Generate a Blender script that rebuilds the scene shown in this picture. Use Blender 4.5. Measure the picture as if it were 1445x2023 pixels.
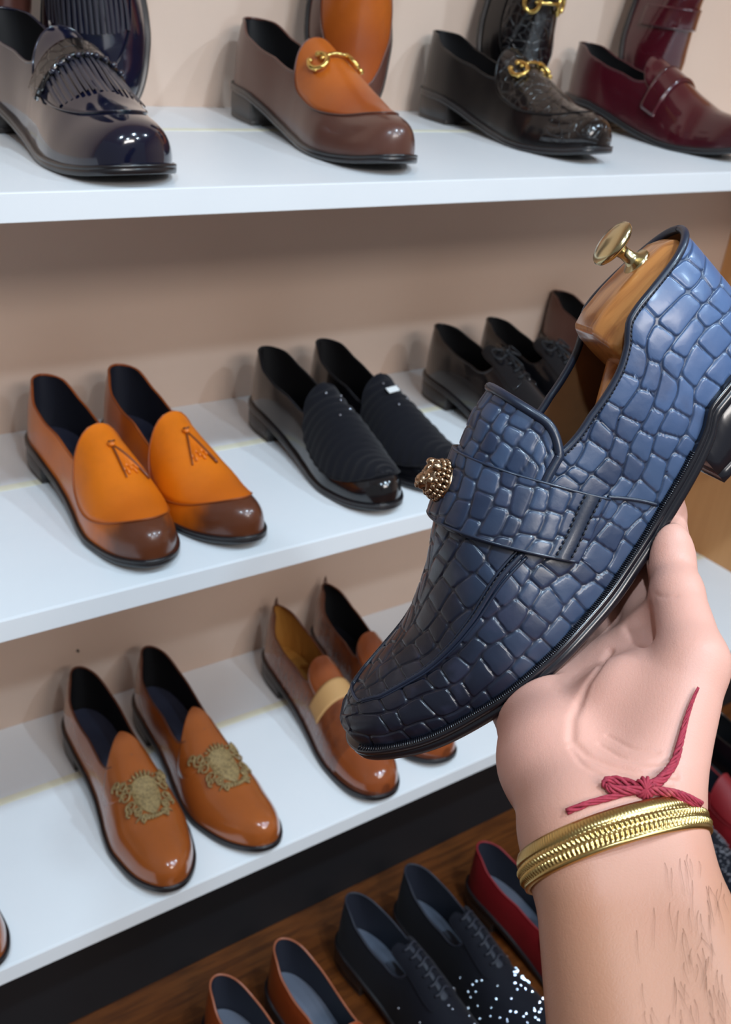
import bpy, bmesh, math, random
import numpy as np
from mathutils import Vector, Matrix

# ------------------------------------------------------------------ camera, light, exposure
scene = bpy.context.scene
for o in list(bpy.data.objects):
    bpy.data.objects.remove(o, do_unlink=True)
COL = scene.collection
random.seed(7)
RNG = np.random.default_rng(11)

FPX, W_PX, H_PX = 2200.0, 1445.0, 2023.0          # focal length in pixels of the 1445x2023 frame
YAW, PITCH, ROLL = 0.7081, 0.4765, 0.1346
CAM = np.array([0.0, -0.814, 1.211])
_f = np.array([math.sin(YAW)*math.cos(PITCH), math.cos(YAW)*math.cos(PITCH), -math.sin(PITCH)])
_r0 = np.array([math.cos(YAW), -math.sin(YAW), 0.0])
_u0 = np.cross(_r0, _f)
C_R = _r0*math.cos(ROLL) + _u0*math.sin(ROLL)
C_U = -_r0*math.sin(ROLL) + _u0*math.cos(ROLL)
C_F = _f
camd = bpy.data.cameras.new('camera'); cam = bpy.data.objects.new('camera', camd); COL.objects.link(cam)
camd.sensor_fit = 'VERTICAL'; camd.sensor_height = 36.0; camd.sensor_width = 36.0
camd.lens = 36.0*FPX/H_PX; camd.clip_start = 0.02
cam.matrix_world = Matrix(((C_R[0], C_U[0], -C_F[0], CAM[0]), (C_R[1], C_U[1], -C_F[1], CAM[1]),
                           (C_R[2], C_U[2], -C_F[2], CAM[2]), (0, 0, 0, 1)))
camd.dof.use_dof = True; camd.dof.focus_distance = 0.54; camd.dof.aperture_fstop = 17.0
scene.camera = cam

scene.view_settings.view_transform = 'Standard'; scene.view_settings.look = 'None'
scene.view_settings.gamma = 1.0; scene.view_settings.use_curve_mapping = False
scene.view_settings.exposure = 0.30

world = bpy.data.worlds.new('shop_air'); scene.world = world; world.use_nodes = True
bg = world.node_tree.nodes['Background']
bg.inputs[0].default_value = (0.95, 0.93, 0.92, 1); bg.inputs[1].default_value = 0.16

def area(name, loc, target, size, power, color, shape='DISK', sy=None, spread=180):
    l = bpy.data.lights.new(name, 'AREA'); l.shape = shape; l.size = size
    if sy: l.size_y = sy
    l.energy = power; l.color = color; l.spread = math.radians(spread)
    o = bpy.data.objects.new(name, l); COL.objects.link(o); o.location = loc
    o.rotation_euler = (Vector(target)-Vector(loc)).to_track_quat('-Z', 'Y').to_euler()
    return o
# round ceiling downlights over the shop floor
for i, (x, y) in enumerate([(-0.35, -1.0), (0.75, -1.0), (1.75, -1.05), (0.1, -1.9), (1.2, -1.9)]):
    area('ceiling_downlight', (x, y, 2.40), (x, y+0.25, 0.3), 0.11, 9.4, (0.63, 0.83, 1.0), spread=150)
# broad warm fill light added high behind the camera, no such lamp in view
area('added_fill_light', (0.2, -2.6, 2.40), (0.5, 0.0, 0.6), 1.2, 42.0, (1.0, 0.93, 0.88), 'RECTANGLE', 0.6)

# ------------------------------------------------------------------ helpers
def obj(name, verts, faces, mat, parent=None, smooth=True, merge=None):
    me = bpy.data.meshes.new(name)
    me.from_pydata([tuple(map(float, v)) for v in verts], [], [tuple(int(i) for i in f) for f in faces])
    if merge:
        bm = bmesh.new(); bm.from_mesh(me); bmesh.ops.remove_doubles(bm, verts=bm.verts, dist=merge)
        bm.to_mesh(me); bm.free()
    me.validate(); 
    if smooth: me.polygons.foreach_set('use_smooth', [True]*len(me.polygons))
    if mat: me.materials.append(mat)
    o = bpy.data.objects.new(name, me); COL.objects.link(o)
    if parent is not None: o.parent = parent
    return o
def fix_normals(o):
    bm = bmesh.new(); bm.from_mesh(o.data); bmesh.ops.recalc_face_normals(bm, faces=bm.faces); bm.to_mesh(o.data); bm.free()
    return o
def bevel(o, w, seg=2, ang=35):
    m = o.modifiers.new('bevel', 'BEVEL'); m.width = w; m.segments = seg; m.limit_method = 'ANGLE'; m.angle_limit = math.radians(ang)
    return o
class MB:
    """collects pieces of ONE part"""
    def __init__(s): s.v = []; s.f = []
    def add(s, V, F):
        b = len(s.v); s.v += [tuple(p) for p in V]; s.f += [tuple(i+b for i in f) for f in F]; return s
    def grid(s, G, cu=False, cv=False, flip=False):
        G = np.asarray(G); nu, nv = G.shape[:2]; F = []
        for i in range(nu if cu else nu-1):
            for j in range(nv if cv else nv-1):
                a, b, c, d = i*nv+j, ((i+1) % nu)*nv+j, ((i+1) % nu)*nv+(j+1) % nv, i*nv+(j+1) % nv
                F.append((a, d, c, b) if flip else (a, b, c, d))
        return s.add(G.reshape(-1, 3), F)
    def box(s, x0, x1, y0, y1, z0, z1):
        V = [(x, y, z) for x in (x0, x1) for y in (y0, y1) for z in (z0, z1)]
        return s.add(V, [(0, 1, 3, 2), (4, 6, 7, 5), (0, 4, 5, 1), (2, 3, 7, 6), (0, 2, 6, 4), (1, 5, 7, 3)])
    def tube(s, pts, r, seg=8, closed=False, caps=True, flat=1.0, up=None):
        P = np.array(pts, float); n = len(P)
        r = np.broadcast_to(np.asarray(r, float), (n,))
        T = np.roll(P, -1, 0)-np.roll(P, 1, 0) if closed else np.gradient(P, axis=0)
        T = T/(np.linalg.norm(T, axis=1, keepdims=True)+1e-12)
        a = np.array(up if up is not None else (0.31, 0.22, 0.92), float)
        if abs(a@T[0]) > .95: a = np.array((1.0, 0.1, 0))
        N = a-(a@T[0])*T[0]; N /= np.linalg.norm(N)
        ang = np.linspace(0, 2*math.pi, seg, endpoint=False); R = []
        for i in range(n):
            if up is not None: N = a
            N = N-(N@T[i])*T[i]; N = N/(np.linalg.norm(N)+1e-12); B = np.cross(T[i], N)
            R.append(P[i]+r[i]*(flat*np.cos(ang)[:, None]*N+np.sin(ang)[:, None]*B))
        R = np.array(R); b = len(s.v); s.grid(R, cu=closed, cv=True)
        if caps and not closed:
            s.f.append(tuple(b+k for k in range(seg))); s.f.append(tuple(b+(n-1)*seg+k for k in range(seg))[::-1])
        return s
    def ball(s, c, r, nu=8, nv=12, R=None):
        th = np.linspace(0, math.pi, nu+1); ph = np.linspace(0, 2*math.pi, nv, endpoint=False)
        r = np.broadcast_to(np.asarray(r, float), (3,))
        G = np.stack([np.sin(th)[:, None]*np.cos(ph), np.sin(th)[:, None]*np.sin(ph), np.cos(th)[:, None]*np.ones(nv)], -1)*r
        if R is not None: G = G@np.asarray(R).T
        return s.grid(G+np.array(c), cv=True)
    def lathe(s, prof, c=(0, 0, 0), R=None, seg=32):
        ph = np.linspace(0, 2*math.pi, seg, endpoint=False); p = np.array(prof, float)
        G = np.stack([p[:, 0:1]*np.cos(ph), p[:, 0:1]*np.sin(ph), p[:, 1:2]*np.ones(seg)], -1)
        if R is not None: G = G@np.asarray(R).T
        return s.grid(G+np.array(c), cv=True)
    def build(s, name, mat, parent=None, smooth=True, merge=None, fix=True):
        o = obj(name, s.v, s.f, mat, parent, smooth, merge)
        return fix_normals(o) if fix else o
def empty(name, loc=(0, 0, 0), rz=0.0, M=None):
    o = bpy.data.objects.new(name, None); COL.objects.link(o); o.empty_display_size = .05
    if M is not None: o.matrix_world = M
    else: o.location = loc; o.rotation_euler = (0, 0, rz)
    return o
def tag(o, label, cat, group=None, kind=None):
    if label: o['label'] = label
    if cat: o['category'] = cat
    if group: o['group'] = group
    if kind: o['kind'] = kind
    return o
def copy_tree(o, parent=None):
    c = o.copy(); COL.objects.link(c); c.parent = parent
    for ch in list(o.children): copy_tree(ch, c)
    return c
def at(px, py, depth):
    """point seen at a pixel of the 1445x2023 frame, depth metres ahead of the lens (design aid for real distances)"""
    d = (px-W_PX/2)/FPX*C_R-(py-H_PX/2)/FPX*C_U+C_F
    return CAM+d*depth

# ------------------------------------------------------------------ materials
def srgb(r, g, b):
    f = lambda c: (c/255/12.92) if c/255 <= .04045 else ((c/255+.055)/1.055)**2.4
    return (f(r), f(g), f(b), 1.0)
class Mat:
    def __init__(s, name, base, rough=.5, metal=0.0, spec=.5, coat=0.0, coat_rough=.05, sheen=0.0, sss=0.0):
        m = bpy.data.materials.new(name); m.use_nodes = True; s.m = m; s.t = m.node_tree; s.n = s.t.nodes
        s.b = s.n['Principled BSDF']; i = s.b.inputs
        i['Base Color'].default_value = base; i['Roughness'].default_value = rough; i['Metallic'].default_value = metal
        i['Specular IOR Level'].default_value = spec; i['Coat Weight'].default_value = coat; i['Coat Roughness'].default_value = coat_rough
        i['Sheen Weight'].default_value = sheen; i['Subsurface Weight'].default_value = sss
        s.col = None; s.base = base; s._tc = None; s.h = None
    def tc(s, out='Object'):
        if s._tc is None: s._tc = s.n.new('ShaderNodeTexCoord')
        return s._tc.outputs[out]
    def link(s, a, b): s.t.links.new(a, b)
    def math(s, op, a, b=None, clamp=False):
        n = s.n.new('ShaderNodeMath'); n.operation = op; n.use_clamp = clamp
        for k, x in enumerate((a, b)):
            if x is None: continue
            if isinstance(x, (int, float)): n.inputs[k].default_value = x
            else: s.link(x, n.inputs[k])
        return n.outputs[0]
    def noise(s, scale, detail=3, rough=.55, vec=None, stretch=None, dist=0.0):
        n = s.n.new('ShaderNodeTexNoise'); n.inputs['Scale'].default_value = scale; n.inputs['Detail'].default_value = detail
        n.inputs['Roughness'].default_value = rough; n.inputs['Distortion'].default_value = dist
        v = vec or s.tc()
        if stretch:
            mp = s.n.new('ShaderNodeMapping'); mp.inputs['Scale'].default_value = stretch; s.link(v, mp.inputs[0]); v = mp.outputs[0]
        s.link(v, n.inputs['Vector']); return n.outputs[0]
    def ramp(s, fac, lo, hi, a=0.0, b=1.0):
        n = s.n.new('ShaderNodeMapRange'); n.interpolation_type = 'SMOOTHSTEP'
        for k, x in enumerate((lo, hi, a, b)): n.inputs[k+1].default_value = x
        s.link(fac, n.inputs[0]); return n.outputs[0]
    def xyz(s, k):
        n = s.n.new('ShaderNodeSeparateXYZ'); s.link(s.tc(), n.inputs[0]); return n.outputs[k]
    def mix(s, fac, color, mode='MIX'):
        n = s.n.new('ShaderNodeMix'); n.data_type = 'RGBA'; n.blend_type = mode
        if isinstance(fac, (int, float)): n.inputs[0].default_value = fac
        else: s.link(fac, n.inputs[0])
        if s.col is None: n.inputs[6].default_value = s.base
        else: s.link(s.col, n.inputs[6])
        if isinstance(color, tuple): n.inputs[7].default_value = color
        else: s.link(color, n.inputs[7])
        s.col = n.outputs[2]; s.link(s.col, s.b.inputs['Base Color']); return s
    def bump(s, h, strength=.3, dist=.001):
        n = s.n.new('ShaderNodeBump'); n.inputs['Strength'].default_value = strength; n.inputs['Distance'].default_value = dist
        s.link(h, n.inputs['Height'])
        if s.h is not None: s.link(s.h, n.inputs['Normal'])
        s.h = n.outputs[0]; s.link(s.h, s.b.inputs['Normal']); return s
    def rough(s, h): s.link(h, s.b.inputs['Roughness']); return s

def leather(name, c, toe=None, u0=.20, u1=.25, heel=None, rough=.34, coat=0.25, coat_rough=.12, mottle=.25, spec=.5, grain=.12):
    """dyed leather; `toe` / `heel` are the burnish colours rubbed in at the ends (x = length of the shoe in metres)"""
    m = Mat(name, srgb(*c), rough, 0, spec, coat, coat_rough)
    d = tuple(x*.55 for x in srgb(*c)[:3])+(1,)
    m.mix(m.ramp(m.noise(38, 4), .40, .75, 0, mottle), d)
    if toe: m.mix(m.math('MULTIPLY', m.ramp(m.math('ADD', m.xyz(0), m.math('MULTIPLY', m.math('SUBTRACT', m.noise(30), .5), .03)), u0, u1), .93), srgb(*toe))
    if heel: m.mix(m.math('MULTIPLY', m.ramp(m.xyz(0), .07, -.01), .85), srgb(*heel))
    m.bump(m.noise(900, 3), grain, .0004)
    return m.m
def plain(name, c, rough=.5, **k): return Mat(name, srgb(*c), rough, **k).m

# ------------------------------------------------------------------ the form a shoe is built on
def pchip(xs, ys):
    xs=np.array(xs,float); ys=np.array(ys,float); h=np.diff(xs); d=np.diff(ys)/h
    m=np.zeros(len(xs))
    for i in range(1,len(xs)-1):
        if d[i-1]*d[i]>0:
            w1=2*h[i]+h[i-1]; w2=h[i]+2*h[i-1]; m[i]=(w1+w2)/(w1/d[i-1]+w2/d[i])
    m[0]=d[0]; m[-1]=d[-1]
    def f(x):
        x=np.clip(np.asarray(x,float),xs[0],xs[-1]); i=np.clip(np.searchsorted(xs,x,side='right')-1,0,len(xs)-2)
        t=(x-xs[i])/h[i]
        return ((2*t**3-3*t**2+1)*ys[i]+(t**3-2*t**2+t)*h[i]*m[i]+(-2*t**3+3*t**2)*ys[i+1]+(t**3-t**2)*h[i]*m[i+1])
    X=np.unique(np.concatenate([np.linspace(xs[0],xs[-1],3000),xs])); Y=f(X)     # tabulated: called very often
    return lambda x: np.interp(x,X,Y)
class Last:
    """shoe form: x = toe direction, y = left, z = up, origin under the back of the heel"""
    def __init__(s, L=0.30, width=1.0, toe='almond', u_th=.47, side=1, heel=.026, sole=.0075, hmul=1.0,
                 back=.062, quarter=.050, welt=.0035, inst=1.0, spring=.010, ball=.68, toeh=1.0, op=2.2, toet=1.0):
        s.L=L; s.u_th=u_th; s.side=side; s.sole=sole; s.welt=welt; s.heel=heel; s.op=op
        tip={'almond':(.150,.128,.092,.052),'round':(.156,.139,.108,.066),'chisel':(.140,.118,.092,.066)}[toe]
        U=[0,.012,.04,.08,.15,.25,.35,.45,.55,.65,.72,.80,.88,.945,.985,1]
        W=[0,.044,.074,.094,.108,.112,.111,.120,.139,.158,.163,tip[0],tip[1],tip[2],tip[3],0]
        s._w=pchip(np.arccos(1-2*np.array(U)),np.array(W)*width*.30)
        Hs=[.078,.078,.079,.082,.088,.092,.092,.088,.080,.071,.060,.050,.0445,.039,.030,.010]
        UH=[0,.05,.12,.22,.32,.38,.44,.49,.55,.61,.70,.80,.87,.93,.975,1]
        Hs=np.array(Hs)*hmul; 
        if inst!=1: Hs[4:10]*=np.array([inst]*4+[1+(inst-1)*.7,1+(inst-1)*.35])
        Hs[11:]=Hs[11:]*toeh*np.linspace(1,toet,5); Hs[10]*=(1+toeh)/2
        s._h=pchip(np.arccos(1-2*np.array(UH)),Hs)
        k=ball/.68
        s._zf=pchip([0,.18,.28*k,.42*k,.56*k,ball,ball+.1,ball+.22*(1-ball)/.32,1],[heel+sole,heel+sole-.002,heel*.72+sole,heel*.33+sole,heel*.09+sole,sole,sole+spring*.07,sole+spring*.42,sole+spring])
        s._zt=pchip([0,.06,.15,.25,.33,.40],[back,back-.001,quarter+.004,quarter,quarter+.002,quarter+.010])
        s._n=pchip([0,.2,.4,.5,.7,.9,1],[2.9,2.7,2.3,2.1,2.0,2.15,2.3])
        s._c=pchip([0,.3,.55,.75,1],[0,-.002,-.004,-.001,.006])
    def w(s,u): return s._w(np.arccos(1-2*np.clip(u,0,1)))
    def h(s,u): return s._h(np.arccos(1-2*np.clip(u,0,1)))
    def zf(s,u): return s._zf(u)
    def c(s,u): return s._c(u)*(-s.side)     # side=+1 left shoe: toe bends to the right (inner side)
    def P(s,u,th,off=0.0):
        """surface point; th 0 = left feather edge, pi/2 = ridge, pi = right feather edge"""
        u=np.asarray(u,float); th=np.asarray(th,float); n=s._n(u)
        cs,sn=np.cos(th),np.sin(th)
        y=(s.w(u)+off)*np.sign(cs)*np.abs(cs)**(2/n)+s.c(u)
        z=s.zf(u)+(s.h(u)+off)*np.abs(sn)**(2/n)
        return np.stack(np.broadcast_arrays(s.L*u,y,z),-1)
    def th_top(s,u,inset=0.0):
        u=np.asarray(u,float); H=s.h(u)-inset
        rho=np.clip(s._zt(np.minimum(u,.40))/H,0,.999)
        k=np.clip((u-.33)/(s.u_th-.33),0,1)
        base=np.clip(s._zt(.33)/H,0,.999)
        rho=np.where(u>.33, base+(1-base)*(1-np.sqrt(np.clip(1-k**s.op,0,1))), rho)
        return np.where(u>=s.u_th,np.pi/2,np.arcsin(np.clip(rho,0,1)**(s._n(u)/2)))

def usamp(u0, u1, n, extra=()):
    a, b = math.acos(1-2*u0), math.acos(1-2*u1)
    u = (1-np.cos(np.linspace(a, b, n)))/2; u[0] = u0; u[-1] = u1
    return np.unique(np.concatenate([u, np.array(extra, float)])) if len(extra) else u
def outline(l, us, off):
    """feather line pushed out by off: left and right points for every u"""
    Lp = np.stack([l.L*us, l.w(us)+l.c(us)], -1); Rp = np.stack([l.L*us, -l.w(us)+l.c(us)], -1)
    def push(p, s):
        t = np.gradient(p, axis=0); t /= np.linalg.norm(t, axis=1, keepdims=True)+1e-12
        n = np.stack([-t[:, 1], t[:, 0]], -1)*s
        return p+n*off
    a, b = push(Lp, 1), push(Rp, -1)
    if us[0] == 0: a[0] = b[0] = (-off, l.c(0.0))
    if us[-1] == 1: a[-1] = b[-1] = (l.L+off, l.c(1.0))
    return a, b
def ring_solid(l, us, levels, cap_front=False):
    """stack of outlines: levels = [(off, z array)]; closed top and bottom"""
    G = []
    for off, z in levels:
        a, b = outline(l, us, off); z = np.broadcast_to(z, us.shape)
        A = np.concatenate([a, z[:, None]], 1); B = np.concatenate([b, z[:, None]], 1)
        G.append(np.concatenate([A, B[::-1]], 0))
    m = MB(); G = np.array(G); m.grid(G, cv=True); n = len(us); N = 2*n
    for lev in (0, len(levels)-1):
        o = lev*N
        for i in range(n-1):
            m.f.append((o+i, o+i+1, o+N-2-i, o+N-1-i))
    return m
def top_path(l, inset=.0006, n=70):
    us = usamp(0, l.u_th, n); th = l.th_top(us)
    A = l.P(us, th, -inset); B = l.P(us, math.pi-th, -inset)
    return np.concatenate([A[::-1], B[1:-1]], 0)      # closed loop starting at the throat
def upper_grid(l, off=0.0, nu=64, nv=18, u1=1.0, inset=0.0):
    us = usamp(0, u1, nu, [l.u_th, l.u_th-.002, l.u_th-.008, l.u_th-.02, l.u_th-.035]) if u1 > l.u_th else usamp(0, u1, nu)
    us = us[us <= u1]
    tt = l.th_top(us, inset); v = np.linspace(0, 1, nv)
    Lg = l.P(us[:, None], tt[:, None]*v, off); Rg = l.P(us[:, None], math.pi-tt[:, None]*v, off)
    return us, Lg, Rg
def shoe_base(name, l, upper, lining, insole, sole, heel=None, binding=None, peak=0.0, u_heel=.245):
    r = empty(name)
    us, A, B = upper_grid(l)
    MB().grid(A).grid(B).build('upper', upper, r, merge=2e-5)
    us, A, B = upper_grid(l, -.0022, 48, 12, min(.97, l.u_th+.22), .0022)
    MB().grid(A).grid(B).build('lining', lining, r, merge=2e-5)
    MB().tube(top_path(l), .0014, 8, closed=True).build('topline_binding', binding or upper, r)
    iu = usamp(.004, min(.95, l.u_th+.22), 40); a, b = outline(l, iu, -.0025)
    g = np.stack([np.concatenate([a, (l.zf(iu)+.0015)[:, None]], 1), np.concatenate([(a+b)/2, (l.zf(iu)+.0005)[:, None]], 1),
                  np.concatenate([b, (l.zf(iu)+.0015)[:, None]], 1)], 1)
    MB().grid(g).build('insole', insole, r)
    su = usamp(0, 1, 72); z = l.zf(su); t = l.sole; w = l.welt
    ring_solid(l, su, [(w-.0010, z+.0004), (w-.0002, z+.0001), (w, z-.0009), (w, z-.0020), (w-.0005, z-.0024), (w, z-.0028), (w, z-t+.001), (w-.001, z-t)]).build('sole', sole, r, merge=1e-6)
    hu = usamp(0, u_heel, 24); zt = l.zf(hu)-t+.0005
    hb = ring_solid(l, hu, [(.0022, zt), (.0020, zt*.5), (.0012, .0052+0*zt), (.0006, .0048+0*zt), (.0012, .0044+0*zt), (.0010, .0008+0*zt), (.0004, 0*zt)])
    o = hb.build('heel', heel or sole, r, merge=1e-6); bevel(o, .0004, 1, 60)
    return r
def patch(l, u0, u1, alpha, off=.0012, thick=.0014, nu=44, nv=21, disp=None, th0=math.pi/2):
    """raised piece of leather lying on the form: half angle alpha(u) about th0. returns MB and its outline"""
    us = usamp(0, 1, nu)*(u1-u0)+u0; t = np.linspace(-1, 1, nv)
    al = np.array([alpha(u) for u in us]); TH = th0+t[None, :]*al[:, None]; U = us[:, None]+0*TH
    top = l.P(U, TH, off+(disp(U, t[None, :]) if disp else 0.0)); low = l.P(U, TH, off-thick)
    G = np.concatenate([low[:, :1], top, low[:, -1:]], 1)
    G = np.concatenate([np.concatenate([low[:1, :1], low[:1], low[:1, -1:]], 1), G, np.concatenate([low[-1:, :1], low[-1:], low[-1:, -1:]], 1)], 0)
    m = MB().grid(G)
    edge = np.concatenate([top[:, 0], top[-1, 1:], top[::-1, -1][1:], top[0, ::-1][1:-1]], 0)
    return m, edge
def lobe(u0, u1, A, p=2.4, um=None, p1=None):
    um = um if um is not None else (u0+u1)/2
    def f(u):
        x = (um-u)/(um-u0) if u < um else (u-um)/(u1-um); q = p if u < um else (p1 or p)
        return max(A*max(0, 1-abs(x)**q)**(1/q), .0008)
    return f
def on_curve(l, pts, off): return np.array([l.P(u, th, off) for u, th in pts])
def seam(edge, r=.0009):
    d = np.linalg.norm(np.diff(np.concatenate([edge, edge[:1]]), axis=0), axis=1)
    return MB().tube(edge[d > 2e-5], r, 6, closed=True)
def plug(r, l, mat, seam_mat, u0, u1, A, p=2.3, um=None, p1=None, name='apron', disp=None, off=.0012):
    m, e = patch(l, u0, u1, lobe(u0, u1, A, p, um, p1), off, .0016, disp=disp, nu=60 if disp else 44, nv=31 if disp else 21)
    o = m.build(name, mat, r); s = seam(e, .0008).build('seam_piping', seam_mat, o)
    return o
def band(r, l, mat, u0, u1, th_a, th_b, name='strap', off=.0026, thick=.0022, slant=0.0, curve=0.0):
    """strip of leather over the instep between angles th_a..th_b (fractions of pi)"""
    n = 41; th = np.linspace(th_a, th_b, n)*math.pi; us = np.linspace(u0, u1, 9)
    k = (th/math.pi-.5)/.5
    U = us[:, None]-slant*np.abs(k)[None]-curve*(k**2)[None]; TH = th[None, :]+0*U
    top = l.P(U, TH, off); low = l.P(U, TH, off-thick)
    G = np.concatenate([low[:1], top, low[-1:]], 0); G = np.concatenate([np.concatenate([low[:1, :1], low[:, :1], low[-1:, :1]], 0), G, np.concatenate([low[:1, -1:], low[:, -1:], low[-1:, -1:]], 0)], 1)
    return MB().grid(G).build(name, mat, r)
def frame_at(l, u, th, off=0.0):
    """point and axes (forward along the shoe, sideways, outward) on the form"""
    p = l.P(u, th, off); a = l.P(u+.004, th, off)-l.P(u-.004, th, off); b = l.P(u, th+.01, off)-l.P(u, th-.01, off)
    a /= np.linalg.norm(a); n = np.cross(a, b); n /= np.linalg.norm(n)
    if n@(p-np.array([l.L*u, l.c(u), l.zf(u)])) < 0: n = -n
    return p, a, np.cross(n, a), n
def snaffle(r, l, gold, u, span=.20, off=.004):
    """horse-bit: two open rings joined by a ribbed bar across the vamp"""
    root = MB()
    ths = np.linspace(.5-span*.62, .5+span*.62, 25)*math.pi
    pts = np.array([l.P(u, t, off+.0012) for t in ths]); rr = .0017+.0006*np.abs(np.sin(np.linspace(0, 9*math.pi, 25)))
    root.tube(pts, rr, 10); bit = root.build('bit', gold, r)
    for s in (-1, 1):
        p, a, b, n = frame_at(l, u, math.pi*(.5+s*span*.72), off+.0008)
        g = np.linspace(.25*math.pi, 1.85*math.pi, 26) if s < 0 else np.linspace(-.75*math.pi, .85*math.pi, 26)
        rad = .0105
        m = MB().tube([p+rad*(1.05*math.cos(t)*a+math.sin(t)*b*.9)+n*.0006 for t in g], .0026, 10)
        for t in (g[0], g[-1]): m.ball(p+rad*(1.05*math.cos(t)*a+math.sin(t)*b*.9), .0034)
        m.tube([p+a*.011-b*s*.007, p+a*.0-b*s*.0085, p-a*.011-b*s*.007], .0018, 8)
        m.build('bit_ring', gold, bit)
    return bit
def place(r, toe, ang, L, z, tilt=0.0):
    d = np.array([math.sin(math.radians(ang)), -math.cos(math.radians(ang))])
    r.location = (toe[0]-L*d[0], toe[1]-L*d[1], z); r.rotation_euler = (0, 0, math.radians(ang-90))
    return r
def stand(r, toe, z, ang=0.0, lean=8.0, twist=0.0):
    """shoe stood upright on its toe, sole to the wall, leaning back by `lean` degrees"""
    a = math.radians(lean)
    X = np.array([0, -math.sin(a), -math.cos(a)]); Zv = np.array([0, -math.cos(a), math.sin(a)]); Y = np.cross(Zv, X)
    M = np.stack([X, Y, Zv], 1)
    t = math.radians(twist); M = np.array([[math.cos(t), -math.sin(t), 0], [math.sin(t), math.cos(t), 0], [0, 0, 1]])@M
    t = math.radians(ang); M = np.array([[math.cos(t), 0, math.sin(t)], [0, 1, 0], [-math.sin(t), 0, math.cos(t)]])@M
    r.matrix_world = Matrix([list(M[i])+[0] for i in range(3)]+[[0, 0, 0, 1]])
    return M

# ------------------------------------------------------------------ the setting
Z1, Z2, Z3 = 1.01, 0.637, 0.201
YW = 0.372
XP = 1.79
def struct(name, m, mat, smooth=False): return tag(m.build(name, mat, None, smooth), None, None, kind='structure')
wall_m = Mat('wall_paint', srgb(218, 192, 174), .75, spec=.25)
wall_m.mix(wall_m.ramp(wall_m.noise(3.0, 3), .35, .75, 0, .25), srgb(202, 176, 158)); wall_m.bump(wall_m.noise(160, 3), .08, .0006)
wood_m = Mat('floor_wood', srgb(100, 54, 20), .34, coat=.2, coat_rough=.2)
wood_m.mix(wood_m.ramp(wood_m.noise(9, 5, .6, stretch=(1.2, 14, 1), dist=.6), .35, .7, 0, .8), srgb(62, 30, 10))
wood_m.bump(wood_m.noise(60, 3, stretch=(1, 12, 1)), .1, .0005)
tan_m = Mat('partition_laminate', srgb(206, 152, 98), .5)
tan_m.mix(tan_m.ramp(tan_m.noise(5, 4, stretch=(1, 9, .6)), .35, .75, 0, .35), srgb(182, 128, 76))
white_m = Mat('shelf_laminate', srgb(236, 238, 240), .30, spec=.4)
white_m.mix(white_m.ramp(white_m.noise(6, 3), .4, .8, 0, .25), srgb(222, 226, 230))
black_m = plain('kick_black', (16, 16, 20), .6)
cream_m = plain('shelf_strip_cream', (240, 236, 212), .4)
struct('floor', MB().box(-3.0, 3.2, -3.6, 0.42, -.04, 0.0), wood_m.m)
struct('wall_back', MB().box(-3.0, 3.2, YW, YW+.05, 0.0, 2.44), wall_m.m)
struct('wall_right', MB().box(3.2, 3.25, -3.6, YW+.05, 0.0, 2.44), wall_m.m)
struct('ceiling', MB().box(-1.6, 3.2, -3.6, YW+.05, 2.44, 2.48), plain('ceiling_paint', (225, 220, 214), .8))
k = struct('baseboard_back', MB().box(-1.6, XP, .045, .062, 0.0, Z3-.0235), black_m); bevel(k, .001)
o = MB().box(XP, XP+.03, -.05, YW, 0.0, 1.75).build('partition_panel', tan_m.m, None, False); bevel(o, .0015)
tag(o, 'tan upright wooden panel closing the shelves at the right', 'panel')
for z, lab in ((Z1, 'top white display shelf holding dark dress shoes and buckled loafers'),
               (Z2, 'middle white display shelf holding orange tasselled and black loafers'),
               (Z3, 'lowest white display shelf holding brown slip-ons with gold crests')):
    r = empty('display_shelf', (0, 0, z))
    bevel(MB().box(-1.6, XP, .0015, YW, -.0218, 0.0).build('board', white_m.m, r, False), .0008)
    bevel(MB().box(-1.6, XP, -.0012, .0012, -.0222, 0.0002).build('front_edging', white_m.m, r, False), .0006)
    MB().box(-1.6, XP, .2330, .2450, -.002, .00025).build('cream_strip', cream_m, r, False)  # thin cream strip running the length of the shelf top
    tag(r, lab, 'shelf')
tag(MB().lathe([(0, -.004), (.0012, -.0038), (.0018, -.0015), (.0018, 0)], R=np.array([[1, 0, 0], [0, 0, 1], [0, -1, 0]]), c=(0.533, YW, 0.2955), seg=12).build('screw_hole', plain('hole_dark', (40, 32, 30), .7)),
    'small dark screw head in the wall beside the crested slip-ons', 'screw')

# ------------------------------------------------------------------ leathers and trims
sole_m = Mat('sole_edge', srgb(26, 24, 27), .32, coat=.3, coat_rough=.15).m
heel_m = Mat('heel_stack', srgb(38, 33, 32), .38, coat=.2).m
gold_m = Mat('gold_metal', srgb(226, 190, 110), .22, metal=1.0).m
navy_lin = plain('lining_navy', (34, 36, 48), .55)
black_lin = plain('lining_black', (14, 13, 16), .6)
sock_navy = plain('sock_navy', (58, 62, 82), .5)
sock_black = plain('sock_black', (22, 22, 28), .5)
tan_lin = Mat('lining_tan', srgb(172, 118, 52), .5); tan_lin.bump(tan_lin.noise(70, 2, stretch=(1, .3, .3)), .6, .004); tan_lin = tan_lin.m
PI = math.pi

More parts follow.
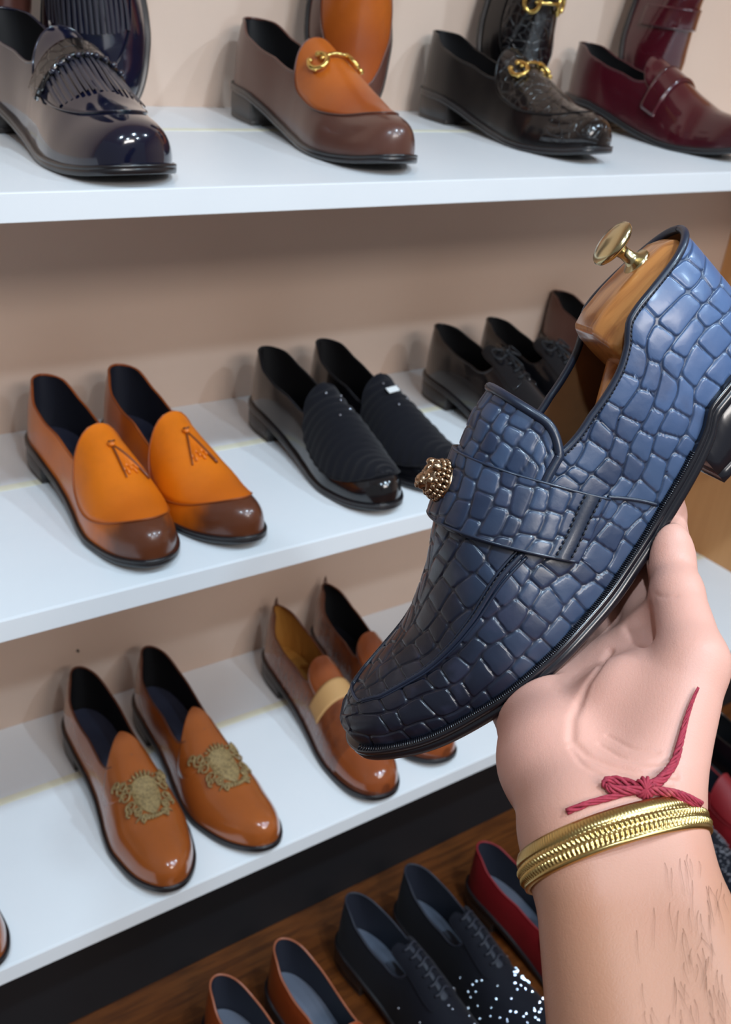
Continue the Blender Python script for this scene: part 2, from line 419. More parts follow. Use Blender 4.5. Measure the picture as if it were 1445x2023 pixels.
def tassel(r, l, mat, dark, u, length=.036, spread=.42, turn=0.0):
    """small knot with two fringed leather ends falling towards the toe"""
    p, a, b, n = frame_at(l, u, PI/2, .0028)
    t = empty('tassel'); t.parent = r
    MB().ball(p+n*.0010, (.0042, .0042, .0030)).build('knot', mat, t)
    MB().tube([p-b*.0035+n*.003-a*.002, p+n*.0045, p+b*.0035+n*.003-a*.002], .0011, 8).build('knot_loop', dark, t)
    def surf(x, y, h):       # drop a point given in the tangent plane onto the form
        uu = u+x/l.L; th = PI/2
        for _ in range(4):
            q = l.P(uu, th, h); e = (q-p)@b-y; g = (l.P(uu, th+.02, h)-q)@b/.02; th -= e/(g if abs(g) > 1e-6 else 1e-6)
        return l.P(uu, th, h)
    for s, w, d in ((1, .0030, dark), (-1, .0014, dark)):
        ang = turn+s*spread/2; pts = [surf(x*math.cos(ang), x*math.sin(ang), .0030+.001*math.sin(x/length*PI)) for x in np.linspace(.002, length*(1 if s > 0 else .92), 12)]
        MB().tube(pts, np.linspace(.0010, w*.5, 12), 8).build('thong', d, t)
    m = MB()
    for k in range(7):
        ang = turn+spread*.42*(k/3-1); L2 = length*(.72+.12*math.sin(k*2.1))
        m.tube([surf(x*math.cos(ang), x*math.sin(ang), .0024) for x in np.linspace(.004, L2, 8)], np.linspace(.0006, .0013, 8), 6)
    m.build('fringe', mat, t)
def eyelet_laces(r, l, mat, us, half=.055, off=.004, rad=.0014):
    for k, u in enumerate(us):
        pts = [l.P(u+.006*math.sin(x*PI), (.5+half*x)*PI, off-.0014*x*x) for x in np.linspace(-1, 1, 13)]
        MB().tube(pts, rad, 8, flat=.75).build('lace', mat, r)
def bow(r, l, mat, u, off=.005, s=1.0, rad=.0014):
    p, a, b, n = frame_at(l, u, PI/2, off); m = MB()
    for sg in (-1, 1):
        m.tube([p+sg*b*s*(.004+.020*math.sin(t)*.9)+a*s*(.010*math.sin(2*t))-n*(.004*math.sin(t)**2*s) for t in np.linspace(.05, PI-.05, 16)], rad, 8)
        m.tube([p+sg*b*.006*x*s+a*.030*x*s-n*.003*x*x for x in np.linspace(0, 1, 8)], rad, 8)
    m.ball(p, .003).build('lace_bow', mat, r)
def facing(r, l, mat, u0, u1, A=.16, gap=.02):
    """two lace facings left and right of the throat"""
    for s in (-1, 1):
        m, e = patch(l, u0, u1, lobe(u0, u1, (A-gap)*PI/2*1.05, 4.5), .0016, .0018, th0=PI/2+s*(A+gap)*PI/2)
        o = m.build('facing', mat, r); seam(e, .0006).build('facing_stitch', mat, o)

# ---- the kinds of shoe
def tassel_loafer(side, turn):
    l = Last(L=.293, toe='almond', u_th=.60, side=side, back=.064, quarter=.044, width=.91, toeh=.92, inst=.88, op=8)
    up = M_ORANGE; r = shoe_base('tassel_loafer', l, up, navy_lin, sock_navy, sole_m, heel_m, M_ORANGE_EDGE)
    plug(r, l, M_ORANGE_TOP, M_ORANGE_EDGE, .468, .925, 1.30, 3.0, um=.62, p1=1.9)
    tassel(r, l, M_ORANGE_TOP, M_ORANGE_DARK, .575, .046, .62, turn); return r, l
M_ORANGE = leather('orange_burnished_leather', (204, 102, 12), (78, 40, 26), .228, .262, (112, 56, 18), coat=.55, coat_rough=.14)
M_ORANGE_TOP = leather('orange_apron_leather', (226, 116, 6), (206, 100, 10), .2, .25, rough=.42, coat=.1)
M_ORANGE_EDGE = leather('orange_edge_leather', (158, 76, 22), rough=.45)
M_ORANGE_DARK = leather('tassel_dark_leather', (120, 58, 22), rough=.5)

def velvet_loafer(side, sticker):
    l = Last(L=.292, toe='almond', u_th=.53, side=side, back=.064, quarter=.047, toeh=.88, inst=.87, op=5, width=.93)
    r = shoe_base('velvet_loafer', l, M_BLK_PATENT, black_lin, sock_black, sole_m, heel_m, M_VELVET)
    def waves(U, t): return .0011*np.sin(2*PI*(U*26+.5*np.sin(t*3.2+U*9)))+.0006
    o = plug(r, l, M_VELVET, M_VELVET, .445, .955, 1.28, 3.4, um=.66, p1=2.6, disp=waves, name='velvet_vamp', off=.0018)
    for u, t in ((.52, .42), (.55, .47), (.60, .44), (.50, .55), (.62, .56)):
        p, a, b, n = frame_at(l, u, t*PI, .0042); MB().ball(p, .0016, 5, 8).build('rhinestone', M_STONE, r)
    if sticker:
        p, a, b, n = frame_at(l, .550, .52*PI, .0060); m = MB()
        G = [[p+a*x+b*y+n*h for y in (-.008, .008)] for x, h in ((-.0045, 0), (.0045, .0))]
        m.grid(np.array(G)); m.grid(np.array(G)+n*.0006)
        bevel(m.build('price_sticker', plain('sticker_white', (232, 232, 230), .4), r), .0004)
    return r, l
M_BLK_PATENT = Mat('black_patent', srgb(13, 13, 17), .16, coat=.8, coat_rough=.04).m
mv = Mat('black_velvet', srgb(20, 20, 26), .9, spec=.12, sheen=.12); mv.bump(mv.noise(1400, 2), .4, .0005); M_VELVET = mv.m
M_STONE = Mat('rhinestone', srgb(190, 196, 208), .18, metal=.9).m

def black_derby(side):
    l = Last(L=.30, toe='almond', u_th=.46, side=side, back=.066, quarter=.052, inst=.94, op=3, width=.93)
    r = shoe_base('patent_derby', l, M_BLK_PATENT, black_lin, sock_black, sole_m, heel_m)
    facing(r, l, M_BLK_PATENT, .36, .60, .19, .03); m, e = patch(l, .40, .58, lobe(.40, .58, .22, 3), .0008); m.build('tongue', M_BLK_PATENT, r)
    eyelet_laces(r, l, M_LACE_BLK, (.42, .46, .50, .54, .575), .075); bow(r, l, M_LACE_BLK, .45)
    m, e = patch(l, .74, .998, lambda u: 1.55, .0008, .0010); o = m.build('toe_cap', M_BLK_PATENT, r)
    return r, l
M_LACE_BLK = plain('lace_black', (20, 20, 24), .6)

def crest_slipper(side):
    l = Last(L=.330, toe='almond', u_th=.53, side=side, back=.070, quarter=.047, width=.99, toeh=.92, inst=.90, op=6)
    r = shoe_base('crest_slipper', l, M_BRN_PATENT, black_lin, sock_navy, sole_m, heel_m, M_BRN_EDGE)
    # peaked tongue that carries on the slope of the vamp
    m, e = patch(l, .43, .66, lambda u: .012+1.22*min(1, max(0, (u-.43)/.115))**.85*(1 if u < .56 else max(.02, 1-((u-.56)/.101)**2)**.5), .0003, .0022)
    o = m.build('peaked_tongue', M_BRN_PATENT, r)
    crest(r, l, .695, .0010); return r, l
M_BRN_PATENT = leather('brown_patent', (160, 84, 34), None, heel=(70, 26, 22), rough=.22, coat=.9, coat_rough=.03, mottle=.2, grain=.03)
M_BRN_EDGE = leather('brown_edge', (96, 50, 30), rough=.3)
mg = Mat('gold_thread', srgb(160, 134, 88), .6, metal=.15); mg.mix(mg.ramp(mg.noise(420, 2), .4, .65, 0, .7), srgb(92, 74, 46)); M_THREAD = mg.m
def crest(r, l, u, off):
    """raised bullion-thread coat of arms: ribbed shield, scrolling mantling both sides, crown of leaves above, ribbon below"""
    p, a, b, n = frame_at(l, u, PI/2, 0)
    def S(x, y, h):        # x towards the toe, y sideways, metres; h above the leather
        uu = u+x*1.12/l.L; th = PI/2
        for _ in range(4):
            q = l.P(uu, th); e = (q-p)@b-y*1.15; g = (l.P(uu, th+.02)-q)@b/.02; th -= e/(g if abs(g) > 1e-6 else 1e-6)
        return l.P(uu, th, h+off)
    c = empty('embroidered_crest'); c.parent = r
    X = np.linspace(-.020, .022, 34); G = []
    for x in X:
        k = (x+.020)/.042; hw = .0150*(1-.10*k)*(1-max(0, (k-.45)/.55)**2.2*.93)*min(1, .55+k*6)
        G.append([S(x, y*hw, (.0022+.0006*math.sin(y*40)+.0003*math.sin(x*2600))*max(0, 1-abs(y)**6)) for y in np.linspace(-1, 1, 31)])
    MB().grid(np.array(G)).build('shield', M_THREAD, c)
    sc = MB()
    def scroll(cx, cy, R, turns, start, sg, rad=.0013, h=.0016):
        ts = np.linspace(0, 1, 26)
        sc.tube([S(cx+R*(1-.82*t)*math.cos(start+sg*turns*2*PI*t), cy+R*(1-.82*t)*math.sin(start+sg*turns*2*PI*t), h+.0012*t) for t in ts], rad*(1.1-.4*ts), 7)
    for s in (-1, 1):
        for (cx, cy, R, tn, st) in ((-.020, .0200, .0062, 1.5, 0), (-.008, .0205, .0058, 1.4, 2.0), (.004, .0185, .0055, 1.5, 1.0), (.014, .0150, .0050, 1.4, 2.4),
                                    (.023, .0095, .0046, 1.3, .6), (-.013, .0150, .0048, 1.2, 3.2), (.009, .0215, .0036, 1.2, .3), (-.027, .0240, .0042, 1.3, 1.2)):
            scroll(cx, s*cy, R, tn, s*st, s)
        for k in range(9):
            a0 = -.024+.006*k; w = .0155-.0008*k
            sc.tube([S(a0+.004*t, s*(w+.010*t*math.sin(1+k)), .0012+.001*math.sin(t*PI)) for t in np.linspace(0, 1, 7)], [.0004, .0010, .0014, .0014, .0012, .0008, .0003], 6)
    sc.build('scrollwork', M_THREAD, c)
    cr = MB()
    for k in range(-3, 4):
        cr.tube([S(-.020-t*(.0075-.0006*k*k), k*.0036*(1+.25*t), .0020+.0006*math.sin(t*PI)) for t in np.linspace(0, 1, 7)], [.0015, .0018, .0017, .0014, .0012, .0008, .0003], 6)
    cr.build('crown', M_THREAD, c)
    rb = MB()
    for k in range(-4, 5):
        rb.tube([S(.022+.006*t-.0006*k*k*.4, k*.0030+.0012*math.sin(6*t), .0018) for t in np.linspace(0, 1, 7)], [.0006, .0014, .0017, .0017, .0015, .0010, .0003], 6)
    rb.build('ribbon', M_THREAD, c)

def banded_oxford(side, light):
    l = Last(L=.335, toe='round', u_th=.46, side=side, back=.074, quarter=.050, width=.93, inst=.9, op=5)
    r = shoe_base('banded_slip_on', l, M_BRN_CRINK, tan_lin if light else black_lin, tan_lin if light else sock_black, sole_m, heel_m, M_BRN_EDGE)
    m, e = patch(l, .395, .52, lobe(.395, .56, .85, 3), .0010, .0016); m.build('tongue', M_BRN_PATENT2, r)
    band(r, l, M_TANBAND, .515, .605, .14, .86, 'tan_band', .0020, .0016, 0, .03)
    m = MB().tube([l.P(0.0, l.th_top(0.0))+np.array([-.001, 0, -.010]), l.P(0.0, l.th_top(0.0))+np.array([-.0015, 0, .004]), l.P(0.0, l.th_top(0.0))+np.array([.001, 0, .013]), l.P(0.0, l.th_top(0.0))+np.array([.006, 0, .002])], .0022, 8, flat=.5)
    m.build('pull_tab', M_BRN_EDGE, r)
    cap, e = patch(l, .80, .998, lambda u: 1.5, .0005, .0008); cap.build('toe_cap', M_BRN_PATENT2, r)
    return r, l
mc = Mat('brown_crinkled_patent', srgb(122, 62, 32), .22, coat=.9, coat_rough=.05)
mc.mix(mc.ramp(mc.noise(45, 3), .4, .7, 0, .6), srgb(84, 40, 24)); mc.bump(mc.noise(95, 2, stretch=(1.6, .5, .5)), .55, .0035); M_BRN_CRINK = mc.m
M_BRN_PATENT2 = leather('brown_patent_plain', (146, 74, 36), rough=.2, coat=.9, coat_rough=.04, grain=.02)
M_TANBAND = plain('tan_suede', (192, 146, 92), .7)

def bit_loafer(side, kind):
    brown = kind == 'brown'
    l = Last(L=.326 if brown else .306, toe='almond' if brown else 'chisel', u_th=.53, side=side, back=.066, quarter=.048, heel=.028, spring=.014, inst=.90, op=5, toeh=.92)
    up, top = (M_COCOA, M_RUST) if brown else (M_BLACKCALF, M_BLKCROC)
    r = shoe_base('bit_loafer', l, up, black_lin, sock_black, sole_m, M_HEELGREY if brown else heel_m)
    plug(r, l, top, up, .435, .90, 1.08, 2.8, um=.55, p1=1.9)
    if not brown:
        cap, e = patch(l, .80, .998, lambda u: 1.45, .0007, .0010); cap.build('toe_cap', M_BLKCROC, r)
    snaffle(r, l, gold_m, .555, .20); return r, l
M_COCOA = leather('cocoa_leather', (86, 50, 42), (92, 58, 48), .2, .26, rough=.32, coat=.35)
M_RUST = leather('rust_leather', (184, 92, 22), (150, 68, 18), .2, .255, rough=.4, coat=.15)
M_BLACKCALF = leather('black_calf', (13, 11, 13), rough=.26, coat=.4, spec=.35)
mk = Mat('black_embossed', srgb(12, 10, 12), .22, coat=.6, coat_rough=.06)
vo = mk.n.new('ShaderNodeTexVoronoi'); vo.feature = 'DISTANCE_TO_EDGE'; vo.inputs['Scale'].default_value = 95; mk.link(mk.tc(), vo.inputs['Vector'])
mk.bump(mk.ramp(vo.outputs[0], 0, .12), .7, .0012); M_BLKCROC = mk.m
M_HEELGREY = plain('heel_grey', (74, 70, 68), .45)

def strap_loafer(side):
    l = Last(L=.302, toe='chisel', u_th=.50, side=side, back=.066, quarter=.050, heel=.028, spring=.014, inst=.92, op=4, toeh=.92)
    r = shoe_base('strap_loafer', l, M_BURG, black_lin, sock_black, sole_m, heel_m)
    m, e = patch(l, .42, .55, lobe(.42, .60, .9, 3), .0010, .0016); m.build('tongue', M_BURG, r)
    o = band(r, l, M_BURG, .515, .605, .10, .90, 'instep_strap', .0038, .0030, 0, .04)
    for uu in (.522, .598):
        ths = np.linspace(.11, .89, 40); k = (ths-.5)/.5
        MB().tube([l.P(uu-.04*q*q, t*PI, .0040) for t, q in zip(ths, k)], .0007, 6).build('strap_stitch', M_BURG, o)
    return r, l
M_BURG = leather('burgundy_leather', (72, 14, 26), (58, 12, 22), .2, .26, heel=(58, 34, 34), rough=.22, coat=.8, coat_rough=.05, grain=.04)

def fringe_loafer(side):
    l = Last(L=.288, toe='round', u_th=.50, side=side, back=.066, quarter=.050, spring=.012, width=1.03, inst=.9, op=4, toeh=.93)
    r = shoe_base('fringe_loafer', l, M_BLUEBLACK, black_lin, sock_black, sole_m, heel_m)
    plug(r, l, M_BLUEBLACK, M_BLUEBLACK, .43, .88, 1.0, 2.5, um=.52, p1=2.0)
    ks = 17
    for k in range(ks):          # kiltie fringe: separate cut strips
        c = (k/(ks-1)-.5)*2; th = PI/2+c*.80; w = .036
        us = np.linspace(.55, .745-.03*c*c, 10); G = []
        for q in (-1, -.5, .5, 1):
            G.append([l.P(u, th+q*w*(1+.15*(u-.55)), .0030+.0014*math.sin((u-.55)*16+k)*(u-.55)*6-(.0010 if abs(q) == 1 else 0)) for u in us])
        MB().grid(np.array(G)).build('fringe_strip', M_FRINGE, r)
    band(r, l, M_BLKCROC, .525, .595, .16, .84, 'instep_strap', .0062, .0040, 0, .02)
    b = MB()
    for k in range(9):
        p, a, bb, n = frame_at(l, .602, (.5+(k-4)*.050)*PI, .0060); b.ball(p, (.0030, .0030, .0026))
    b.build('strap_piping', M_BLUEBLACK, r)
    return r, l
M_BLUEBLACK = Mat('blue_black_patent', srgb(13, 16, 36), .15, coat=.9, coat_rough=.03).m
M_FRINGE = Mat('fringe_leather', srgb(52, 50, 58), .38, coat=.25).m

def floor_loafer(side, kind):
    red = kind == 'red'
    if kind == 'cocoa':
        l = Last(L=.30, u_th=.50, side=side, inst=.9, op=4)
        r = shoe_base('plain_loafer', l, M_COCOA, black_lin, sock_black, sole_m, heel_m); plug(r, l, M_COCOA, M_COCOA, .43, .86, 1.0); return r, l
    l = Last(L=.298, toe='almond', u_th=.56, side=side, back=.062, quarter=.047, inst=.88, op=5, width=.89)
    r = shoe_base('red_loafer' if red else 'plain_loafer', l, M_RED if red else M_RUSTCALF, navy_lin, sock_grey, sole_m, heel_m, M_RED if red else M_RUSTRIM)
    plug(r, l, M_RED if red else M_RUSTCALF, M_RED if red else M_RUSTRIM, .48, .88, 1.1, 2.4, um=.52, p1=2.0); return r, l
sock_grey = plain('sock_grey', (92, 98, 112), .5)
M_RED = leather('red_suede', (128, 12, 22), rough=.6, coat=.05)
M_RUSTCALF = leather('rust_calf', (148, 66, 30), rough=.3, coat=.4)
M_RUSTRIM = leather('rust_rim', (150, 84, 56), rough=.4)

def glitter_derby(side, seed, n=150):
    l = Last(L=.305, toe='almond', u_th=.44, side=side, back=.066, quarter=.053, inst=.95, op=3, width=.92)
    r = shoe_base('rhinestone_lace_up', l, M_NAVYSUEDE, navy_lin, sock_grey, sole_m, heel_m, M_NAVYRIM)
    facing(r, l, M_NAVYSUEDE, .33, .60, .19, .03); m, e = patch(l, .36, .60, lobe(.36, .60, .22, 3), .0008); m.build('tongue', M_NAVYRIM, r)
    eyelet_laces(r, l, M_NAVYRIM, (.375, .415, .455, .495, .535, .572), .085, .0046, .0017)
    rg = np.random.default_rng(seed); m = MB()
    for k in range(n):
        u = .45+.52*rg.random()**.62; th = (.08+.84*rg.random())
        if u < .62 and .36 < th < .64: continue
        p, a, b, nn = frame_at(l, u, th*PI, .0012); s = rg.uniform(.0013, .0023)
        m.ball(p, s, 3, 6)
    o = m.build('rhinestones', M_STONE, r, smooth=False); o['kind'] = 'stuff'
    return r, l
mn = Mat('navy_suede', srgb(13, 15, 25), .8, spec=.2, sheen=.06); mn.bump(mn.noise(700, 3), .4, .0006); M_NAVYSUEDE = mn.m
M_NAVYRIM = plain('navy_trim', (30, 33, 45), .6)

# ---- shoes on the shelves
def put(fn, toe, ang, z, label, cat='shoe', group=None):
    r, l = fn; place(r, toe, ang, l.L, z); tag(r, label, cat, group); return r, l
G_T = 'orange tassel loafers'; 
put(tassel_loafer(1, .25), (.461, .012), 0.5, Z2, 'orange tassel loafer with brown toe, nearer the left end of the middle shelf', group=G_T)
put(tassel_loafer(-1, -.05), (.557, .013), 1.3, Z2, 'orange tassel loafer with brown toe, standing between its twin and the black velvet pair', group=G_T)
G_V = 'black velvet loafers'
put(velvet_loafer(1, False), (.747, .011), -1.0, Z2, 'black loafer with rippled velvet vamp and shiny patent toe, no sticker', group=G_V)
put(velvet_loafer(-1, True), (.846, .012), 1.0, Z2, 'black rippled velvet loafer with a small white sticker on it', group=G_V)
G_D = 'black patent derbies'
put(black_derby(1), (1.045, .000), 1.0, Z2, 'black patent lace-up shoe on middle shelf, nearer the velvet loafers', group=G_D)
put(black_derby(-1), (1.150, .000), 2.0, Z2, 'black patent lace-up shoe on middle shelf, half hidden behind the held shoe', group=G_D)
r, l = put(bit_loafer(1, 'brown'), (1.36, .045), 2.0, Z2, 'dark brown shoe heel showing behind the wooden shoe tree')
G_C = 'brown crest slippers'
put(crest_slipper(1), (.491, -.003), -3.5, Z3, 'brown patent slip-on with gold crest, further left and nearer the viewer of the pair', group=G_C)
put(crest_slipper(-1), (.608, -.003), -1.0, Z3, 'brown patent slip-on with gold crest, beside the shoe with tan lining', group=G_C)
G_O = 'brown banded slip-ons'
put(banded_oxford(1, True), (.800, -.003), -5.0, Z3, 'brown patent slip-on with tan lining and tan band across the vamp', group=G_O)
put(banded_oxford(-1, False), (.908, .014), -4.0, Z3, 'brown patent slip-on with black opening, mostly hidden behind the held shoe toe', group=G_O)
put(crest_slipper(-1), (.265, -.002), 6.0, Z3, 'edge of a brown shoe cut off by the left border on lowest shelf')
# top shelf: one shoe flat, its twin stood upright behind it
G_1 = 'black fringed loafers'; G_2 = 'brown bit loafers'; G_3 = 'black bit loafers'; G_4 = 'burgundy strap loafers'
put(fringe_loafer(1), (.426, .000), 2.0, Z1, 'black patent loafer with leather fringe lying flat at the left of top shelf', group=G_1)
put(bit_loafer(1, 'brown'), (.701, .016), -4.0, Z1, 'dark brown loafer with rust apron and gold bit lying flat on top shelf', group=G_2)
put(bit_loafer(1, 'black'), (1.015, .046), 1.0, Z1, 'black loafer with gold bit and embossed toe lying flat on top shelf', group=G_3)
put(strap_loafer(1), (1.282, .040), 2.5, Z1, 'burgundy strap loafer lying flat at the right of top shelf', group=G_4)
def upright(fn, tip, label, group, lean=9, ang=0, twist=0):
    r, l = fn; M = stand(r, None, Z1, ang, lean, twist)
    tipl = np.array([l.L+l.welt, 0, l.zf(1.0)-.004]); loc = np.array([tip[0], tip[1], Z1+.001])-M@tipl
    r.location = loc; tag(r, label, 'shoe', group); return r
upright(fringe_loafer(-1), (.508, .28), 'black patent loafer stood upright on its toe behind the fringed one', G_1, twist=-34)
upright(bit_loafer(-1, 'brown'), (.830, .285), 'rust and brown bit loafer stood upright on its toe', G_2, twist=-24)
upright(bit_loafer(-1, 'black'), (1.115, .30), 'black bit loafer stood upright on its toe', G_3, twist=-12)
upright(strap_loafer(-1), (1.395, .30), 'burgundy strap loafer stood upright on its toe', G_4, twist=-12)
# shoes on the wooden floor
put(floor_loafer(1, 'tan'), (.538, -.348), 4.0, 0.0, 'rust brown loafer with navy lining on the floor, cut by the bottom left', group='rust loafers')
put(floor_loafer(-1, 'tan'), (.632, -.342), 4.0, 0.0, 'rust brown loafer on the floor beside the rhinestone lace-ups', group='rust loafers')
put(glitter_derby(1, 3, 60), (.750, -.337), 4.0, 0.0, 'navy suede lace-up on the floor with few rhinestones, next to rust loafer', group='rhinestone lace-ups')
put(glitter_derby(-1, 5, 120), (.850, -.337), 4.0, 0.0, 'navy suede lace-up on the floor thickly set with rhinestones', group='rhinestone lace-ups')
put(floor_loafer(1, 'red'), (.969, -.346), 4.0, 0.0, 'red loafer with grey insole on the floor left of the wrist')
put(glitter_derby(1, 9, 330), (1.292, -.300), 2.0, 0.0, 'black glittering lace-up on the floor just right of the forearm')
put(floor_loafer(-1, 'red'), (1.412, -.290), 2.0, 0.0, 'dark red loafer on the floor right of the bangle, at the right border')
put(black_derby(1), (1.525, -.290), 2.0, 0.0, 'navy black patent lace-up on the floor at the right border below the shelf')
upright(floor_loafer(1, 'cocoa'), (.418, .343), 'brown shoe stood upright in the top left corner', None, lean=3, twist=-6)

# ------------------------------------------------------------------ the held loafer
RM = np.array([[-0.69964158, 0.19721007, -0.68673856], [-0.71249324, -0.26444853, 0.64993873], [-0.05343253, 0.94402074, 0.32553003]])
TV = np.array([0.22026248, 0.07590552, -0.57649851])
CB = np.stack([C_R, C_U, -C_F], 1)
HR = CB@RM; HT = CAM+CB@TV
M_HERO = Matrix([list(HR[i])+[HT[i]] for i in range(3)]+[[0, 0, 0, 1]])
HL = Last(L=.2984, u_th=.50, heel=.0296, spring=.0172, ball=.517, back=.0594, quarter=.0545, hmul=1.034, toeh=.66, toet=.72, welt=.0042, sole=.0080)

def fast_mesh(name, V, Q, mat, parent=None, attrs=None):
    me = bpy.data.meshes.new(name); V = np.asarray(V, np.float32); Q = np.asarray(Q, np.int32)
    me.vertices.add(len(V)); me.vertices.foreach_set('co', V.ravel())
    me.loops.add(Q.size); me.loops.foreach_set('vertex_index', Q.ravel())
    me.polygons.add(len(Q)); me.polygons.foreach_set('loop_start', np.arange(0, Q.size, Q.shape[1], dtype=np.int32))
    me.polygons.foreach_set('use_smooth', np.ones(len(Q), bool))
    for k, a in (attrs or {}).items():
        at_ = me.attributes.new(k, 'FLOAT', 'POINT'); at_.data.foreach_set('value', np.asarray(a, np.float32).ravel())
    me.update(calc_edges=True); me.validate()
    me.materials.append(mat); o = bpy.data.objects.new(name, me); COL.objects.link(o)
    if parent is not None: o.parent = parent
    return o
def gquads(nu, nv, base=0, flip=False):
    i, j = np.meshgrid(np.arange(nu-1), np.arange(nv-1), indexing='ij'); a = (i*nv+j).ravel()+base
    q = np.stack([a, a+nv, a+nv+1, a+1], 1)
    return q[:, ::-1] if flip else q
def hash2(i, j, s):
    x = np.sin(i*127.1+j*311.7+s*74.7)*43758.5453; return x-np.floor(x)
def croc(P, ca, cb, seed, out, depth=.0006, a0=0.0, b0=0.0, jit=.24, skew=0.0, A=None, B=None, stag=.22):
    """emboss a lattice of scales into a surface grid P; returns grid, tone per scale, groove mask"""
    if A is None:
        da = np.linalg.norm(np.diff(P, axis=0), axis=-1); A = np.concatenate([np.zeros((1, P.shape[1])), np.cumsum(da, 0)], 0)
    if B is None:
        db = np.linalg.norm(np.diff(P, axis=1), axis=-1); B = np.concatenate([np.zeros((P.shape[0], 1)), np.cumsum(db, 1)], 1)
    # rows of scales wander a little; every row is cut into scales of uneven length whose joints lean
    x = (A+a0)/ca+skew*(B/cb); y = (B+b0)/cb
    y = y+.20*np.sin(x*.55+seed)+.10*np.sin(x*1.7+seed*2)
    def wob(j): return j+(hash2(j, j*0+1, seed+5)-.5)*.22+.13*(hash2(np.floor(x*.9), j, seed+6)*0+np.sin(x*2.1+j*2.7+seed)*.6)
    J = np.floor(y); J = np.where(y < wob(J), J-1, J); J = np.where(y >= wob(J+1), J+1, J)
    r0, r1 = wob(J), wob(J+1); fy = (y-r0)/(r1-r0)
    dy = np.minimum(y-r0, r1-y)*cb
    sh = hash2(J, J*0+9, seed)*2.0
    def col(i): return i+sh+(hash2(i, J, seed+1)-.5)*jit*2.2+(fy-.5)*(hash2(i, J, seed+2)-.5)*.34
    I = np.floor(x-sh); I = np.where(x < col(I), I-1, I); I = np.where(x >= col(I+1), I+1, I)
    dx = np.minimum(x-col(I), col(I+1)-x)*ca
    dx, dy = np.clip(dx, 0, None), np.clip(dy, 0, None)
    rr = .0026; qx, qy = np.clip(rr-dx, 0, None), np.clip(rr-dy, 0, None)
    edge = np.clip(np.where((qx > 0) & (qy > 0), rr-np.hypot(qx, qy), np.minimum(dx, dy)), 0, None); tone = hash2(I, J, seed+3)
    s = np.clip(edge/.00085, 0, 1); s = s*s*(3-2*s); p = np.clip(edge/.0048, 0, 1); p = p*(2-p)
    N = np.cross(np.gradient(P, axis=0), np.gradient(P, axis=1)); N /= np.linalg.norm(N, axis=-1, keepdims=True)+1e-12
    N = N*np.sign((N*out).sum(-1, keepdims=True)+1e-9)
    h = depth*(s*.85+p*.30)-depth*.6
    return P+N*h[..., None], tone, 1-s
def outdir(l, U, P):
    c = np.stack([l.L*U, l.c(U)+0*U, l.zf(U)+.02], -1); return P-c
# leather of the held shoe
mh = Mat('navy_croc_leather', srgb(35, 49, 74), .36, coat=.22, coat_rough=.18)
def _attr(m, n):
    a = m.n.new('ShaderNodeAttribute'); a.attribute_name = n; return a.outputs['Fac']
mh.mix(mh.ramp(_attr(mh, 'tone'), 0, 1, 0, .9), srgb(58, 76, 104))
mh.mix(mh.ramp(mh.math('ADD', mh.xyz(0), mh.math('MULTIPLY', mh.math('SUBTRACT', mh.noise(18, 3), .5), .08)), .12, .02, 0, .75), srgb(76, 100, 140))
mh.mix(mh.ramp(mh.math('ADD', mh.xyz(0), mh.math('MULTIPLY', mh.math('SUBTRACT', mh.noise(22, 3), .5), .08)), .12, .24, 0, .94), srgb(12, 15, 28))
mh.mix(mh.ramp(mh.noise(55, 3), .52, .75, 0, .35), srgb(60, 62, 84))
mh.mix(mh.math('MULTIPLY', _attr(mh, 'groove'), .62), srgb(10, 14, 28))
mh.bump(mh.noise(420, 4, .6), .10, .0006); mh.bump(mh.noise(90, 2), .10, .0012)
M_CROC = mh.m
M_NAVYBIND = leather('navy_binding', (26, 36, 54), rough=.38, coat=.2)
M_NAVYSOLE = Mat('navy_black_sole', srgb(20, 21, 28), .26, coat=.5, coat_rough=.12).m
M_THREADN = plain('navy_stitch', (12, 14, 24), .6)
m_ = Mat('lining_saddle', srgb(120, 78, 44), .6); m_.mix(m_.ramp(m_.noise(40), .4, .7, 0, .4), srgb(84, 50, 28)); M_SADDLE = m_.m

hero = empty('croc_loafer', M=M_HERO)
tag(hero, 'navy blue crocodile-pattern loafer with gold animal head, held up in the hand', 'shoe')
